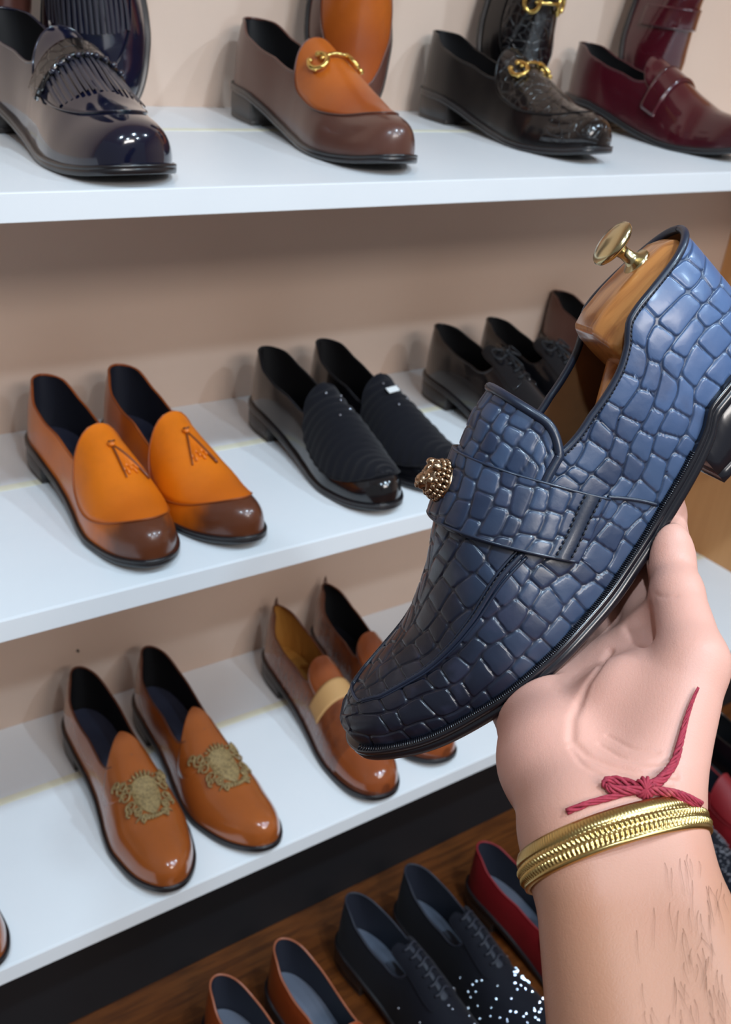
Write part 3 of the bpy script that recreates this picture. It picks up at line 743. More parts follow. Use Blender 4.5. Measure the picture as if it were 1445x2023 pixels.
# upper, both halves embossed
l = HL; NU, NV = 470, 150
s_ = np.linspace(0, math.pi, NU-5); us = np.unique(np.concatenate([(1-np.cos(s_))/2, l.u_th-np.array([0, .002, .008, .02, .035])])); us[-1] = 1
us = np.unique(np.concatenate([us, np.linspace(.02, .97, 260)])); NU = len(us)
tt = l.th_top(us); v = np.linspace(0, 1, NV)
VV, QQ, TT, GG = [], [], [], []
for sd, k in ((0, 0), (1, 1)):
    TH = tt[:, None]*v[None]; TH = TH if sd == 0 else math.pi-TH
    U = us[:, None]+0*TH; P = l.P(U, TH)
    sl = np.gradient(l.zf(us), l.L*us); sl = np.convolve(np.pad(sl, 60, mode='edge'), np.ones(121)/121, 'valid')*.8
    A = l.L*U; db = np.linalg.norm(np.diff(P, axis=1), axis=-1); B = np.concatenate([np.zeros((NU, 1)), np.cumsum(db, 1)], 1); A = A+sl[:, None]*B*1.0
    fade = np.ones_like(U)
    P2, tone, gr = croc(P, .0122, .0118, 3.1+sd, outdir(l, U, P), .00085, A=A, B=B, b0=.003, skew=.0, jit=.20)
    # leave the rim and the very ends undisturbed so the halves meet
    rim = np.clip((1-v)/.02, 0, 1)[None]*np.clip((us-.002)/.01, 0, 1)[:, None]*np.clip((.998-us)/.006, 0, 1)[:, None]
    P2 = P+(P2-P)*rim[..., None]
    VV.append(P2.reshape(-1, 3)); TT.append(tone.ravel()); GG.append((gr*rim).ravel()); QQ.append(gquads(NU, NV, sd*NU*NV, flip=(sd == 1)))
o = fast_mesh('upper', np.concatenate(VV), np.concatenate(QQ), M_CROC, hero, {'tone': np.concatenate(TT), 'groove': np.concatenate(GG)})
bm = bmesh.new(); bm.from_mesh(o.data); bmesh.ops.remove_doubles(bm, verts=bm.verts, dist=3e-5); bmesh.ops.recalc_face_normals(bm, faces=bm.faces); bm.to_mesh(o.data); bm.free()
_, A_, B_ = upper_grid(l, -.0026, 60, 16, .80, .0026)
MB().grid(A_).grid(B_).build('lining', M_SADDLE, hero, merge=2e-5)
tp = top_path(l, .0010, 110)
MB().tube(tp, .0021, 10, closed=True).build('topline_binding', M_NAVYBIND, hero)
iu = usamp(.004, .80, 50); a, b = outline(l, iu, -.003)
MB().grid(np.stack([np.concatenate([a, (l.zf(iu)+.002)[:, None]], 1), np.concatenate([b, (l.zf(iu)+.002)[:, None]], 1)], 1)).build('insole', M_SADDLE, hero)
su = usamp(0, 1, 110); z = l.zf(su); t = l.sole; w = l.welt
ring_solid(l, su, [(w-.0012, z+.0006), (w-.0002, z+.0002), (w, z-.0008), (w-.0001, z-.0020), (w-.0009, z-.0026), (w-.0004, z-.0032), (w+.0002, z-.0042), (w+.0001, z-t+.0016), (w-.0010, z-t+.0003), (w-.003, z-t)]).build('sole', M_NAVYSOLE, hero, merge=1e-6)
hu = usamp(0, .245, 30); zt = l.zf(hu)-t+.0005
bevel(ring_solid(l, hu, [(.0026, zt), (.0024, zt*.6+.002), (.0016, .0062+0*zt), (.0009, .0058+0*zt), (.0016, .0052+0*zt), (.0014, .0008+0*zt), (.0006, 0*zt)]).build('heel', M_NAVYSOLE, hero, merge=1e-6), .0005, 1, 60)
# wheeled ribs pressed into the welt
rb = MB()
wu = np.linspace(.25, .993, 420)
for sg in (0, 1):
    a0, b0 = outline(l, wu, .0006); a1, b1 = outline(l, wu, w-.0007)
    for i in range(1, len(wu)-1, 2):
        p0, p1 = (a0[i], a1[i]) if sg == 0 else (b0[i], b1[i]); zz = float(l.zf(wu[i]))
        rb.tube([(p0[0], p0[1], zz+.0012), (p1[0], p1[1], zz+.0007)], .00042, 5)
rb.build('welt_ribbing', M_NAVYSOLE, hero)['kind'] = 'stuff'
# tongue standing above the throat
def croc_patch(name, Ufun, nu, nv, off, thick, ca, cb, seed, jit=.16, skew=0.0):
    S, Tq = np.meshgrid(np.linspace(0, 1, nu), np.linspace(-1, 1, nv), indexing='ij')
    U, TH = Ufun(S, Tq); P = l.P(U, TH, off); low = l.P(U, TH, off-thick)
    P2, tone, gr = croc(P, ca, cb, seed, outdir(l, U, P), .00085, jit=jit, skew=skew)
    G = np.concatenate([low[:, :1], P2, low[:, -1:]], 1); G = np.concatenate([np.concatenate([low[:1, :1], low[:1], low[:1, -1:]], 1), G, np.concatenate([low[-1:, :1], low[-1:], low[-1:, -1:]], 1)], 0)
    pad = lambda a: np.pad(a, 1, mode='edge')
    q = gquads(nu+2, nv+2); back = gquads(nu, nv, (nu+2)*(nv+2), True)
    o = fast_mesh(name, np.concatenate([G.reshape(-1, 3), low.reshape(-1, 3)]), np.concatenate([q, back]), M_CROC, hero,
                  {'tone': np.concatenate([pad(tone).ravel(), tone.ravel()]), 'groove': np.concatenate([pad(gr).ravel(), gr.ravel()])})
    return fix_normals(o), P
def tongue_uv(S, T):
    t = np.abs(T); U0 = .402-.026*t*t+.034*np.clip((t-.72)/.28, 0, 1)**2.6; return U0+(.545-U0)*S, math.pi/2+T*.95
ot, Pt = croc_patch('tongue', tongue_uv, 90, 130, .0022, .0026, .0105, .0082, 8.3, .12)
edge = np.concatenate([Pt[::-1, 0][:], Pt[0, 1:-1], Pt[:, -1]], 0)
d_ = np.concatenate([[1], np.linalg.norm(np.diff(edge, axis=0), axis=1)]); edge = edge[d_ > 1e-4]
MB().tube(edge, .0024, 10).build('tongue_binding', M_NAVYBIND, ot)
# penny strap over the instep
TA, TB = .076, .924
def strap_uv(S, T):
    th = .5+T*(TB-TA)/2; k = (th-.5)/.5; return .515+.110*S-.16*k*k, th*math.pi
os_, Ps = croc_patch('instep_strap', strap_uv, 70, 260, .0052, .0046, .0125, .0090, 5.7, .12)
def strap_pt(s, th, off):
    k = (th-.5)/.5; return l.P(.515+.110*s-.16*k*k, th*math.pi, off)
MB().tube([strap_pt(.985, t_, .0050) for t_ in np.linspace(TA, TB, 80)], .0008, 6).build('strap_edge', M_NAVYBIND, os_)
MB().tube([strap_pt(.015, t_, .0050) for t_ in np.linspace(TA, TB, 80)], .0008, 6).build('strap_edge', M_NAVYBIND, os_)
def stitches(path, n, rad=.00055, duty=.62):
    P = np.array(path); d = np.concatenate([[0], np.cumsum(np.linalg.norm(np.diff(P, axis=0), axis=1))]); m = MB()
    f = lambda s: np.array([np.interp(s, d, P[:, k]) for k in range(3)])
    for i in range(n):
        s0 = d[-1]*i/n; s1 = s0+d[-1]/n*duty; m.tube([f(s0), f((s0+s1)/2), f(s1)], [rad*.7, rad, rad*.7], 6)
    return m
for sg in (0, 1):
    T_ = (lambda x: x) if sg == 0 else (lambda x: 1-x)
    # reinforcing strip and its two rows of stitches at the strap end
    G = np.array([[strap_pt(s, T_(th), .0062-(.0012 if th in (TA+.012, TA+.046) else 0)) for th in (TA+.012, TA+.018, TA+.040, TA+.046)] for s in np.linspace(.02, .98, 24)])
    MB().grid(G).build('strap_end_strip', M_NAVYBIND, os_)
    for th in (TA+.016, TA+.042):
        stitches([strap_pt(s, T_(th), .0066) for s in np.linspace(.03, .97, 24)], 11).build('strap_stitch', M_THREADN, os_)
    # apron seam: pinched ridge with stitching on both sides, closing over the toe
    def seam_uv(q): return np.interp(q, [0, .2, .45, .7, .9, 1], [.560, .647, .733, .816, .900, .935]), np.interp(q, [0, .2, .45, .7, .9, 1], [.180, .212, .245, .283, .335, .40])
    qs = np.linspace(0, 1, 60)
    for dth, rad, nm in ((0, .0015, 'apron_ridge'), (.012, .0008, 'apron_fold'), (-.012, .0008, 'apron_fold')):
        pts = []
        for q in qs:
            u_, th_ = seam_uv(q); pts.append(l.P(u_, T_(th_+dth)*math.pi, .0008 if dth == 0 else .0004))
        MB().tube(pts, rad*(1-.35*qs), 8).build(nm, M_NAVYBIND, hero)
    stitches([l.P(seam_uv(q)[0], T_(seam_uv(q)[1]+.006)*math.pi, .0014) for q in qs], 44, .0004).build('apron_stitch', M_THREADN, hero)
    # stitching under the topline and on the side seam
    uu = np.linspace(.01, .42, 120); th = l.th_top(uu)
    pth = [l.P(u_, (lambda x: x if sg == 0 else math.pi-x)(t_*.952), .0008) for u_, t_ in zip(uu, th)]
    stitches(pth, 62, .0005).build('topline_stitch', M_THREADN, hero)
    ss = [l.P(.40-.05*q, (T_(.075*(1-q)+.004))*math.pi, .0008) for q in np.linspace(0, 1, 30)]
    MB().tube(ss, .0010, 7).build('side_seam', M_NAVYBIND, hero)
MB().tube([l.P(.935+.006*math.cos(x), (.5-.10*math.sin(x))*math.pi, .0006) for x in np.linspace(-PI/2, PI/2, 24)], .0010, 7).build('apron_ridge', M_NAVYBIND, hero)
# gold animal head in the middle of the strap
p, a, b, n = frame_at(l, .566, PI/2, .0045)
Rf = np.stack([a, b, n], 1)
mb = Mat('antique_gold', srgb(178, 150, 122), .26, metal=1.0); mb.mix(mb.ramp(mb.noise(900, 3), .45, .7, 0, .75), srgb(40, 30, 24)); M_AGOLD = mb.m
head = empty('gold_head'); head.parent = hero
X = lambda x, y, z_: p+Rf@np.array([x, y, z_])
m = MB().ball(X(0, 0, .0042), (.0084, .0074, .0076), 14, 20, Rf).ball(X(.0030, 0, .0098), (.0046, .0042, .0044), 10, 14, Rf).ball(X(.0052, 0, .0122), (.0024, .0022, .0016), 8, 10, Rf)
for s in (-1, 1):
    m.ball(X(-.0008, s*.0032, .0100), (.0020, .0018, .0016), 8, 10, Rf); m.ball(X(-.0064, s*.0048, .0076), (.0024, .0022, .0034), 8, 10, Rf)
    m.ball(X(.0036, s*.0026, .0120), .0016, 6, 8); m.ball(X(.0012, s*.0048, .0082), (.0026, .0020, .0028), 8, 10, Rf)
m.ball(X(-.0028, 0, .0098), (.0034, .0022, .0024), 8, 10, Rf)
m.build('face', M_AGOLD, head)
mn_ = MB()
for ring, (rad, zz, k_) in enumerate(((.0094, .0016, 22), (.0088, .0040, 20), (.0078, .0064, 16))):
    for i in range(k_):
        an = 2*PI*(i+.5*ring)/k_; mn_.ball(X(rad*1.06*math.cos(an), rad*.92*math.sin(an), zz), (.0014, .0014, .0017), 5, 8)
mn_.build('mane', M_AGOLD, head)
MB().lathe([(0, -.0012), (.0098, -.0012), (.0100, .0004), (.0090, .0012), (0, .0012)], p, Rf, 32).build('collar', M_AGOLD, head)
# ------------------------------------------------------------------ shoe tree standing inside it
tree = empty('shoe_tree', M=M_HERO); tag(tree, 'varnished wooden shoe tree with brass knob sitting in the held blue loafer', 'shoe tree')
mw = Mat('cedar', srgb(186, 122, 66), .28, coat=.6, coat_rough=.1)
mw.mix(mw.ramp(mw.noise(26, 5, .6, stretch=(.5, 5, 5), dist=1.0), .38, .68, 0, .8), srgb(142, 82, 42)); M_CEDAR = mw.m
brass = Mat('brass', srgb(206, 192, 150), .22, metal=1.0).m
secs = []
for x, hw, zt_, zb, ch in ((.0045, .009, .0935, .050, .006), (.0075, .015, .0970, .046, .008), (.014, .0195, .0995, .044, .010), (.028, .0225, .1005, .044, .011), (.044, .0235, .1000, .046, .011), (.058, .0230, .0985, .052, .010), (.0655, .0215, .0965, .060, .009), (.0680, .0190, .0945, .066, .007)):
    secs.append([(x, -hw*.80, zb), (x, -hw, zb+.010), (x, -hw, zt_-ch), (x, -hw+ch*.9, zt_), (x, hw-ch*1.25, zt_), (x, hw, zt_-ch*1.1), (x, hw, zb+.012), (x, hw*.80, zb)])
m = MB().grid(np.array(secs), cv=True); nS = len(secs)
m.f.append(tuple(range(8))); m.f.append(tuple((nS-1)*8+i for i in range(8))[::-1])
o = m.build('heel_block', M_CEDAR, tree, True); bevel(o, .0022, 3, 28)
Rk = np.array([[.9848, 0, .1736], [0, 1, 0], [-.1736, 0, .9848]])
MB().lathe([(0, -.002), (.0076, -.001), (.0078, .0006), (.0070, .0016), (.0044, .0026), (.0034, .0050), (.0031, .0085), (.0036, .0110), (.0058, .0128), (.0100, .0138), (.0119, .0150), (.0124, .0166), (.0118, .0178), (.0090, .0192), (.0050, .0200), (0, .0203)], (.0268, 0, .1000), Rk, 40).build('knob', brass, tree)
MB().tube([(.064, 0, .068), (.09, 0, .050), (.145, 0, .038)], [.008, .009, .012], 14).build('centre_bar', M_CEDAR, tree)
sec = []
for u_ in np.linspace(.42, .90, 18):
    th = np.linspace(.08, .92, 15)*PI; sec.append(l.P(u_+0*th, th, -.0048))
fo = np.array(sec); MB().grid(fo).add(fo[0], [tuple(range(15))]).add(fo[-1], [tuple(range(15))]).build('toe_block', M_CEDAR, tree)

# ------------------------------------------------------------------ the hand and forearm (one continuous surface)
def hero_pt(x, y, z): return HT+HR@np.array([x, y, z])
def cone(P, a, b, ra, rb):
    ba = b-a; t = np.clip(((P-a)@ba)/(ba@ba), 0, 1)
    return np.linalg.norm(P-a-t[:, None]*ba, axis=1)-(ra+(rb-ra)*t)
def ell(P, c, R, r):
    q = (P-c)@R/np.array(r, np.float32); k0 = np.linalg.norm(q, axis=1); k1 = np.linalg.norm(q/np.array(r, np.float32), axis=1)
    return k0*(k0-1)/np.maximum(k1, 1e-6)
def smin(a, b, k):
    h = np.clip(.5+.5*(b-a)/k, 0, 1); return b*(1-h)+a*h-k*h*(1-h)
def smax(a, b, k): return -smin(-a, -b, k)
J = {'elbow_u': at(1300, 2330, .405), 'elbow_r': at(1490, 2330, .405),
     'wrist_u': at(1158, 1650, .472), 'wrist_r': at(1266, 1645, .472),
     'heel_u': at(1104, 1505, .508), 'pal_u': at(1072, 1372, .566),
     'cmc': at(1290, 1555, .482), 'mcp': at(1368, 1312, .502), 'ip': at(1338, 1172, .530), 'tip': at(1321, 1066, .556)}
FING = [  # knuckle, middle joint, end joint, tip in shoe coordinates; radii
    ([(.138, .056, -.022), (.101, .014, -.002), (.083, -.010, .003), (.067, -.031, .006)], (.0115, .0098, .0088, .0074)),
    ([(.157, .050, -.024), (.122, .004, -.011), (.107, -.026, -.006), (.098, -.048, -.002)], (.0118, .0100, .0090, .0076)),
    ([(.177, .048, -.023), (.143, .000, -.012), (.130, -.032, -.010), (.124, -.055, -.004)], (.0112, .0095, .0086, .0072)),
    ([(.196, .052, -.020), (.165, .010, -.012), (.152, -.014, -.011), (.146, -.034, -.008)], (.0100, .0085, .0076, .0064))]
FJ = [[hero_pt(*q) for q in f[0]] for f in FING]
def skin_sdf(P):
    P = P.astype(np.float32)
    fore = smin(cone(P, J['elbow_u'], J['wrist_u'], .036, .0230), cone(P, J['elbow_r'], J['wrist_r'], .038, .0230), .012)
    palm = smin(cone(P, J['wrist_u'], J['heel_u'], .0232, .0255), cone(P, J['heel_u'], J['pal_u'], .0250, .0262), .012)
    palm = smin(palm, cone(P, J['pal_u'], FJ[3][0], .0235, .0130), .012)
    palm = smin(palm, cone(P, J['wrist_r'], FJ[1][0], .0215, .0130), .014)
    palm = smin(palm, cone(P, J['wrist_r'], FJ[0][0], .0195, .0130), .012)
    palm = smin(palm, cone(P, J['wrist_u'], FJ[2][0], .0215, .0130), .014)
    palm = smin(palm, cone(P, FJ[0][0], FJ[3][0], .0135, .0130), .010)
    palm = smin(palm, cone(P, J['pal_u'], FJ[2][0], .0200, .0130), .010)
    hand = smin(fore, palm, .016)
    th = smin(cone(P, J['cmc'], J['mcp'], .0212, .0162), ell(P, at(1262, 1418, .511), CB, (.0300, .0300, .0225)), .012)
    hand = smin(hand, th, .009)
    thumb = smin(cone(P, J['mcp'], J['ip'], .0160, .0122), cone(P, J['ip'], J['tip'], .0122, .0092), .004)
    thumb = smin(thumb, ell(P, at(1326, 1100, .543), CB, (.0115, .0170, .0105)), .004)
    hand = smin(hand, thumb, .0055)
    for pts, (_, rr) in zip(FJ, FING):
        f = cone(P, pts[0], pts[1], rr[0], rr[1])
        for k in (1, 2): f = smin(f, cone(P, pts[k], pts[k+1], rr[k], rr[k+1]), .003)
        hand = smin(hand, f, .0045)
    # the hollow of the palm in front of the sole, and the gap behind the thumb
    hand = smax(hand, -cone(P, at(1296, 1272, .515), at(1262, 1222, .530), .0034, .0060), .006)
    for pts_, rr_, kk in CREASE:
        A_ = np.array(pts_, np.float32); c_ = A_.mean(0); near = (np.abs(hand) < .007) & (np.linalg.norm(P-c_, axis=1) < np.linalg.norm(A_-c_, axis=1).max()+.008)
        if near.any():
            Pn = P[near]; d_ = np.full(len(Pn), 9., np.float32)
            for q0, q1 in zip(A_[:-1], A_[1:]): d_ = np.minimum(d_, cone(Pn, q0, q1, rr_, rr_))
            hand[near] = smax(hand[near], -d_, kk)
    # the sole and upper of the shoe press into the flesh
    Q = (P-HT.astype(np.float32))@HR.astype(np.float32); u = np.clip(Q[:, 0]/HL.L, 0, 1)
    zb = np.interp(u, _su, _sz); ww = np.interp(u, _su, _sw); cc = np.interp(u, _su, _sc)
    shoe = np.maximum(zb-Q[:, 2], np.abs(Q[:, 1]-cc)-ww); shoe = np.maximum(shoe, Q[:, 2]-.12)
    return smax(hand, -shoe, .0015)
_su = np.linspace(0, 1, 120); _sz = HL.zf(_su)-HL.sole-.0004; _sz = np.where(_su < .245, 0, _sz); _sw = HL.w(_su)+HL.welt+.0006; _sc = HL.c(_su)
CREASE = []
def surface_nets(sdf, lo, hi, h, B=4):
    n = np.ceil((hi-lo)/(h*B)).astype(int)*B; ax = [lo[k]+h*np.arange(n[k]+1) for k in range(3)]
    # coarse pass
    cax = [a[::B] for a in ax]; G = np.stack(np.meshgrid(*cax, indexing='ij'), -1).reshape(-1, 3)
    Cv = sdf(G@CB.T+CAM).reshape([len(a) for a in cax])
    near = np.abs(Cv) < h*B*1.9
    act = np.zeros([s-1 for s in Cv.shape], bool)
    for dx in (0, 1):
        for dy in (0, 1):
            for dz in (0, 1): act |= near[dx:near.shape[0]-1+dx, dy:near.shape[1]-1+dy, dz:near.shape[2]-1+dz]
    F = np.kron(np.where(Cv[:-1, :-1, :-1] < 0, -1, 1).astype(np.float32), np.ones((B, B, B), np.float32)); F = np.pad(F, ((0, 1),)*3, mode='edge')
    mask = np.pad(np.kron(act.astype(np.uint8), np.ones((B, B, B), np.uint8)).astype(bool), ((0, 1),)*3)
    for k in range(3): mask |= np.roll(mask, 1, k)
    idx = np.argwhere(mask); pts = np.stack([ax[k][idx[:, k]] for k in range(3)], 1); val = np.empty(len(idx), np.float32)
    for s in range(0, len(idx), 400000): val[s:s+400000] = sdf(pts[s:s+400000]@CB.T+CAM)
    F[tuple(idx.T)] = val
    S = F < 0; sh = [s-1 for s in F.shape]
    cnt = np.zeros(sh, np.uint8)
    offs = [(a, b, c) for a in (0, 1) for b in (0, 1) for c in (0, 1)]
    sl = lambda o: tuple(slice(o[k], o[k]+sh[k]) for k in range(3))
    for o in offs: cnt += S[sl(o)]
    cells = np.argwhere((cnt > 0) & (cnt < 8)); vid = np.full(sh, -1, np.int64); vid[tuple(cells.T)] = np.arange(len(cells))
    cv = np.stack([F[tuple((cells+np.array(o)).T)] for o in offs], 1); acc = np.zeros((len(cells), 3)); num = np.zeros(len(cells))
    for i, a in enumerate(offs):
        for j, b in enumerate(offs):
            if j > i and sum(abs(x-y) for x, y in zip(a, b)) == 1:
                va, vb = cv[:, i], cv[:, j]; m = (va < 0) != (vb < 0); t = np.where(m, va/np.where(m, va-vb, 1), 0)
                acc += np.where(m[:, None], np.array(a)+t[:, None]*(np.array(b)-np.array(a)), 0); num += m
    V = (cells+acc/num[:, None])*h+lo; Q = []
    for k in range(3):
        o1, o2 = [(1, 2), (2, 0), (0, 1)][k]; d = np.zeros(3, int); d[k] = 1
        a = S[tuple(slice(0, F.shape[x]-(1 if x == k else 0)) for x in range(3))]; b = S[tuple(slice(d[x], F.shape[x]) for x in range(3))]
        e = np.argwhere(a != b); e = e[(e[:, o1] > 0) & (e[:, o2] > 0) & (e[:, o1] < sh[o1]) & (e[:, o2] < sh[o2])]
        flip = a[tuple(e.T)]
        def vv(x, y): q = e.copy(); q[:, o1] -= x; q[:, o2] -= y; return vid[tuple(q.T)]
        q = np.stack([vv(0, 0), vv(1, 0), vv(1, 1), vv(0, 1)], 1); q = np.where(flip[:, None], q, q[:, ::-1]); Q.append(q)
    return V, np.concatenate(Q)
def skin_at(px, py, off=0.0, d0=.40, d1=.62):
    """point on the skin seen at a pixel, lifted by off"""
    ds = np.linspace(d0, d1, 220); P = np.array([at(px, py, d) for d in ds]); s = skin_sdf(P)-off
    i = np.argmax(s < 0)
    if s[i] >= 0: i = int(np.argmin(s)); return P[i]
    if i == 0: return P[0]
    t = s[i-1]/(s[i-1]-s[i]); return P[i-1]+t*(P[i]-P[i-1])
def crease_line(px, rad, k, sink=.0006):
    P = np.array(px, float); d = np.concatenate([[0], np.cumsum(np.linalg.norm(np.diff(P, axis=0), axis=1))]); n = max(4, int(d[-1]/14))
    s = np.linspace(0, d[-1], n); return ([skin_at(np.interp(x, d, P[:, 0]), np.interp(x, d, P[:, 1]), sink) for x in s], rad, k)
_cr = [crease_line([(1205, 1288), (1160, 1350), (1132, 1420), (1130, 1462), (1160, 1492), (1210, 1515), (1270, 1530), (1335, 1530)], .0010, .0030, .0001),
       crease_line([(1128, 1476), (1150, 1510), (1200, 1538), (1260, 1548), (1330, 1548)], .0007, .0018, .0002),
       crease_line([(1185, 1470), (1230, 1498), (1290, 1508), (1345, 1500)], .0006, .0014, .0002),
       crease_line([(1200, 1452), (1250, 1480), (1300, 1486)], .0005, .0012, .0002),
       crease_line([(1290, 1172), (1312, 1180), (1338, 1176)], .0005, .0014)]
CREASE += _cr
lo = np.array([.045, -.315, -.665]); hi = np.array([.205, .030, -.385])
V, Q = surface_nets(skin_sdf, lo, hi, .0011)
Vw = V@CB.T+CAM
for _ in range(1):      # settle the vertices onto the surface
    e = .0006; s0 = skin_sdf(Vw); g = np.stack([(skin_sdf(Vw+e*np.eye(3)[k])-s0)/e for k in range(3)], 1)
    Vw = Vw-g*np.clip(s0, -.0006, .0006)[:, None]/np.maximum((g*g).sum(1, keepdims=True), .3)
ms = Mat('skin', srgb(174, 124, 98), .46, spec=.35, sss=.08)
ms.b.inputs['Subsurface Radius'].default_value = (1.0, .35, .2); ms.b.inputs['Subsurface Scale'].default_value = .004
ms.mix(ms.ramp(ms.noise(16, 3), .45, .75, 0, .45), srgb(178, 119, 97)); ms.mix(ms.ramp(ms.noise(34, 4), .5, .8, 0, .30), srgb(168, 118, 92))
pk = ms.n.new('ShaderNodeAttribute'); pk.attribute_name = 'palm'; ms.mix(ms.math('MULTIPLY', pk.outputs['Fac'], .85), srgb(216, 162, 146))
ms.bump(ms.noise(260, 4, .65), .10, .0010); ms.bump(ms.noise(1100, 3), .10, .0004)
vk = ms.n.new('ShaderNodeTexVoronoi'); vk.feature = 'DISTANCE_TO_EDGE'; vk.inputs['Scale'].default_value = 620; ms.link(ms.tc(), vk.inputs['Vector']); ms.bump(ms.ramp(vk.outputs[0], 0, .2), .12, .0003)
M_SKIN = ms.m
palm_w = np.clip((V[:, 1]+.155)/.05, 0, 1)
person = fast_mesh('person', Vw, Q, M_SKIN, None, {'palm': palm_w})
tag(person, 'bare forearm and open hand, palm to the viewer, holding up the blue loafer', 'person')
# nails
mnail = Mat('nail', srgb(232, 178, 162), .25, coat=.4).m
def nail(pa, pb, out, r, w):
    pa, pb = np.array(pa), np.array(pb); t = (pb-pa)/np.linalg.norm(pb-pa); n = out-(out@t)*t; n /= np.linalg.norm(n); b = np.cross(t, n)
    G = [[pa+t*(np.linalg.norm(pb-pa)+r*x)+n*(r*1.03*math.cos(y)+.0002)*(1-.04*(x+.6)**2)+b*r*1.03*math.sin(y)*(1-.10*(x+.1)**2) for y in np.linspace(-w, w, 13)] for x in np.linspace(-.9, .80, 12)]
    MB().grid(np.array(G)).build('fingernail', mnail, person)
nail(J['ip'], J['tip'], CB@np.array([.72, .25, -.62]), .0098, .85)
for pts, (_, rr) in zip(FJ, FING): nail(pts[2], pts[3], -HR[:, 2], rr[3]*1.05, .8)
# fine dark hairs on the outer forearm
hr = MB(); rg = np.random.default_rng(4)
for k in range(130):
    x = rg.uniform(1270, 1425)+rg.uniform(-30, 20); y = rg.uniform(1665, 2020)
    if rg.random() > ((x-1200)/230)**1.5: continue
    p0 = skin_at(x, y, .0001, .36, .52); dx, dy = rg.normal(10, 8), rg.uniform(30, 85); pts = [p0]
    for q in (.25, .5, .75, 1.0):
        pts.append(skin_at(x+dx*q+3*math.sin(q*3+k), y+dy*q, .0003+.0007*math.sin(q*2.4), .36, .52))
    hr.tube(np.array(pts), [.00006, .00006, .00005, .00004, .00002], 4)
o = hr.build('arm_hair', plain('hair_dark', (126, 90, 68), .5), person); o['kind'] = 'stuff'

# ------------------------------------------------------------------ bangle and thread on the wrist
wa = J['wrist_u']*.5+J['wrist_r']*.5; wd = (J['wrist_u']+J['wrist_r'])/2-(J['elbow_u']+J['elbow_r'])/2; wd /= np.linalg.norm(wd)
xs = C_R-(C_R@wd)*wd; xs /= np.linalg.norm(xs); ys = np.cross(wd, xs); ys = ys if ys@(-C_F) > 0 else -ys
tl = math.radians(-7); ax = wd*math.cos(tl)+xs*math.sin(tl); xs2 = xs*math.cos(tl)-wd*math.sin(tl)
bc = at(1213, 1672, .470)
NA = 720; ang = np.linspace(0, 2*PI, NA, endpoint=False)
prof = [(-.0010, -.0064), (.0004, -.0066), (.0014, -.0060), (.0016, -.0052), (.0010, -.0046), (.0016, -.0040), (.0021, -.0030), (.0019, -.0020), (.0013, -.0013), (.0019, -.0006), (.0022, .0004), (.0019, .0012),
        (.0011, .0018), (.0014, .0022), (.0016, .0030), (.0012, .0044), (.0005, .0058), (-.0003, .0068), (-.0012, .0070), (-.0014, .0050), (-.0014, -.0050)]
RX, RY = .0402, .0326
G = []
for j, (dr, dh) in enumerate(prof):
    dr = dr+0*ang
    if -.0040 <= dh <= -.0020: dr = dr+.0006*np.sin(ang*125+dh*900)
    if -.0006 <= dh <= .0012: dr = dr+.0006*np.sin(ang*125-dh*900+1)
    if .0030 <= dh <= .0058: dr = dr+.00008*np.sin(ang*180)
    G.append(bc+((RX+dr)*np.cos(ang))[:, None]*xs2+((RY+dr)*np.sin(ang))[:, None]*ys+dh*1.12*ax)
V_ = np.array(G); nP = len(prof); q = []
i, j = np.meshgrid(np.arange(nP), np.arange(NA), indexing='ij'); i2 = (i+1) % nP; j2 = (j+1) % NA
q = np.stack([(i*NA+j).ravel(), (i2*NA+j).ravel(), (i2*NA+j2).ravel(), (i*NA+j2).ravel()], 1)
mgold = Mat('bangle_gold', srgb(200, 172, 112), .28, metal=1.0); mgold.bump(mgold.noise(700, 2), .05, .0003)
bang = fix_normals(fast_mesh('bangle', V_.reshape(-1, 3), q, mgold.m)); tag(bang, 'gold bangle with milled rows around the wrist', 'bangle')
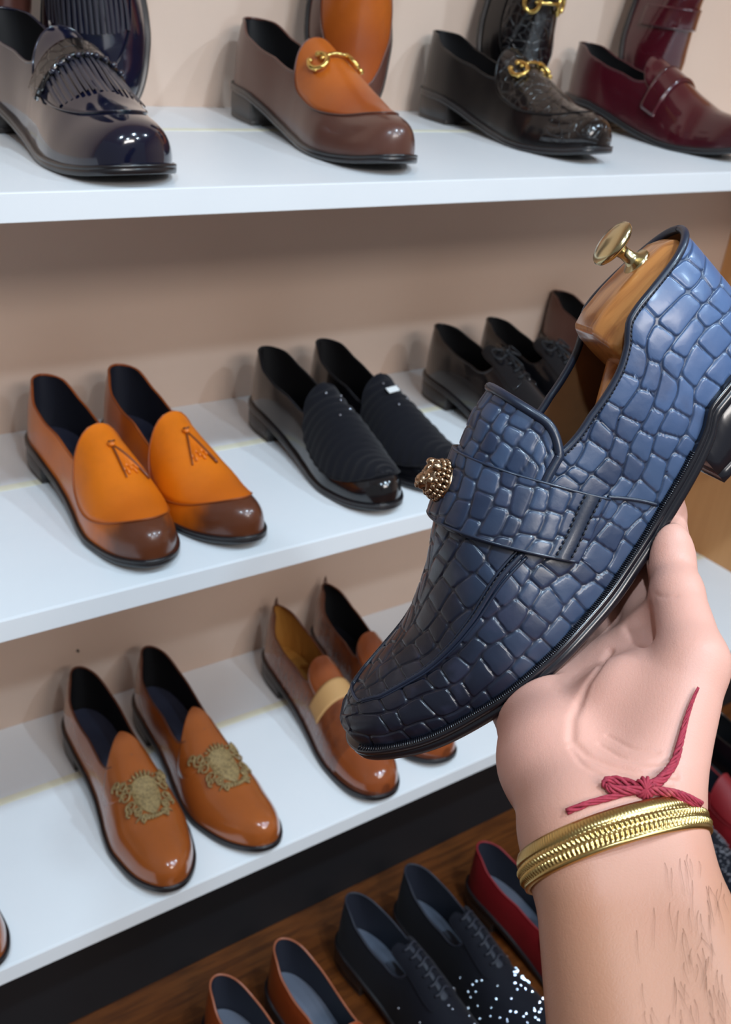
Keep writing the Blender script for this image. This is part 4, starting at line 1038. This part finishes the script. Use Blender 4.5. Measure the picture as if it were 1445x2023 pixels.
# red thread: wound strands, a knot, a loop and a long loose end lying on the palm
mr = Mat('red_thread', srgb(158, 44, 62), .8); mr.mix(mr.ramp(mr.noise(500, 3), .45, .7, 0, .7), srgb(112, 20, 40)); mr.mix(mr.ramp(mr.noise(120, 2), .6, .8, 0, .5), srgb(206, 110, 104)); M_RED_T = mr.m
thr = empty('wrist_thread', tuple(bc)); thr.location = (0, 0, 0); tag(thr, 'frayed red thread knotted at the wrist above the gold bangle', 'thread')
def skein(px, off, rad, strands, twist, name, taper=None, loose=.0012):
    P = np.array(px, float); d = np.concatenate([[0], np.cumsum(np.linalg.norm(np.diff(P, axis=0), axis=1))]); n = max(10, int(d[-1]/7)); s = np.linspace(0, d[-1], n)
    c = np.array([skin_at(np.interp(x, d, P[:, 0]), np.interp(x, d, P[:, 1]), off) for x in s])
    for _ in range(4): c[1:-1] = (c[:-2]+2*c[1:-1]+c[2:])/4
    m = MB(); T = np.gradient(c, axis=0); T /= np.linalg.norm(T, axis=1, keepdims=True); N = np.cross(T, C_F); N /= np.linalg.norm(N, axis=1, keepdims=True)
    q = np.linspace(0, 1, n); tp_ = np.ones(n) if taper is None else np.interp(q, [0, 1], taper)
    for k in range(strands):
        ph = 2*PI*k/strands+rg.uniform(0, 1); a_ = ph+twist*q*2*PI+.4*np.sin(q*9+k)
        m.tube(c+(loose*tp_*np.cos(a_))[:, None]*N+(-C_F)[None]*(loose*.6*tp_*np.sin(a_))[:, None], rad*tp_*(1+.15*np.sin(q*40+k)), 6)
    m.build(name, M_RED_T, thr); return c
skein([(1120, 1603), (1180, 1582), (1240, 1566), (1275, 1560), (1330, 1572), (1384, 1592)], .0010, .00065, 4, 3, 'wound_strands', loose=.0009)
skein([(1268, 1556), (1235, 1545), (1205, 1538), (1190, 1548), (1205, 1560), (1245, 1562), (1272, 1560)], .0022, .00080, 5, 2, 'loop', loose=.0013)
skein([(1275, 1558), (1305, 1545), (1332, 1510), (1346, 1465), (1356, 1420), (1368, 1385), (1381, 1358)], .0020, .00085, 6, 4, 'loose_end', (1.15, .28), .0015)
skein([(1280, 1562), (1320, 1563), (1355, 1572), (1388, 1588)], .0022, .00085, 5, 2, 'short_end', (1.0, .6), .0014)
kp = skin_at(1274, 1556, .002); kn = MB()
for k in range(5):
    a0 = k*PI/5; kn.tube([kp+.0030*math.cos(t)*(math.cos(a0)*C_R+math.sin(a0)*C_U)*1.2+.0024*math.sin(t)*(-C_F)+.0016*math.sin(t*2)*C_U for t in np.linspace(0, 2*PI, 16, endpoint=False)], .0008, 6, closed=True)
kn.build('knot', M_RED_T, thr)
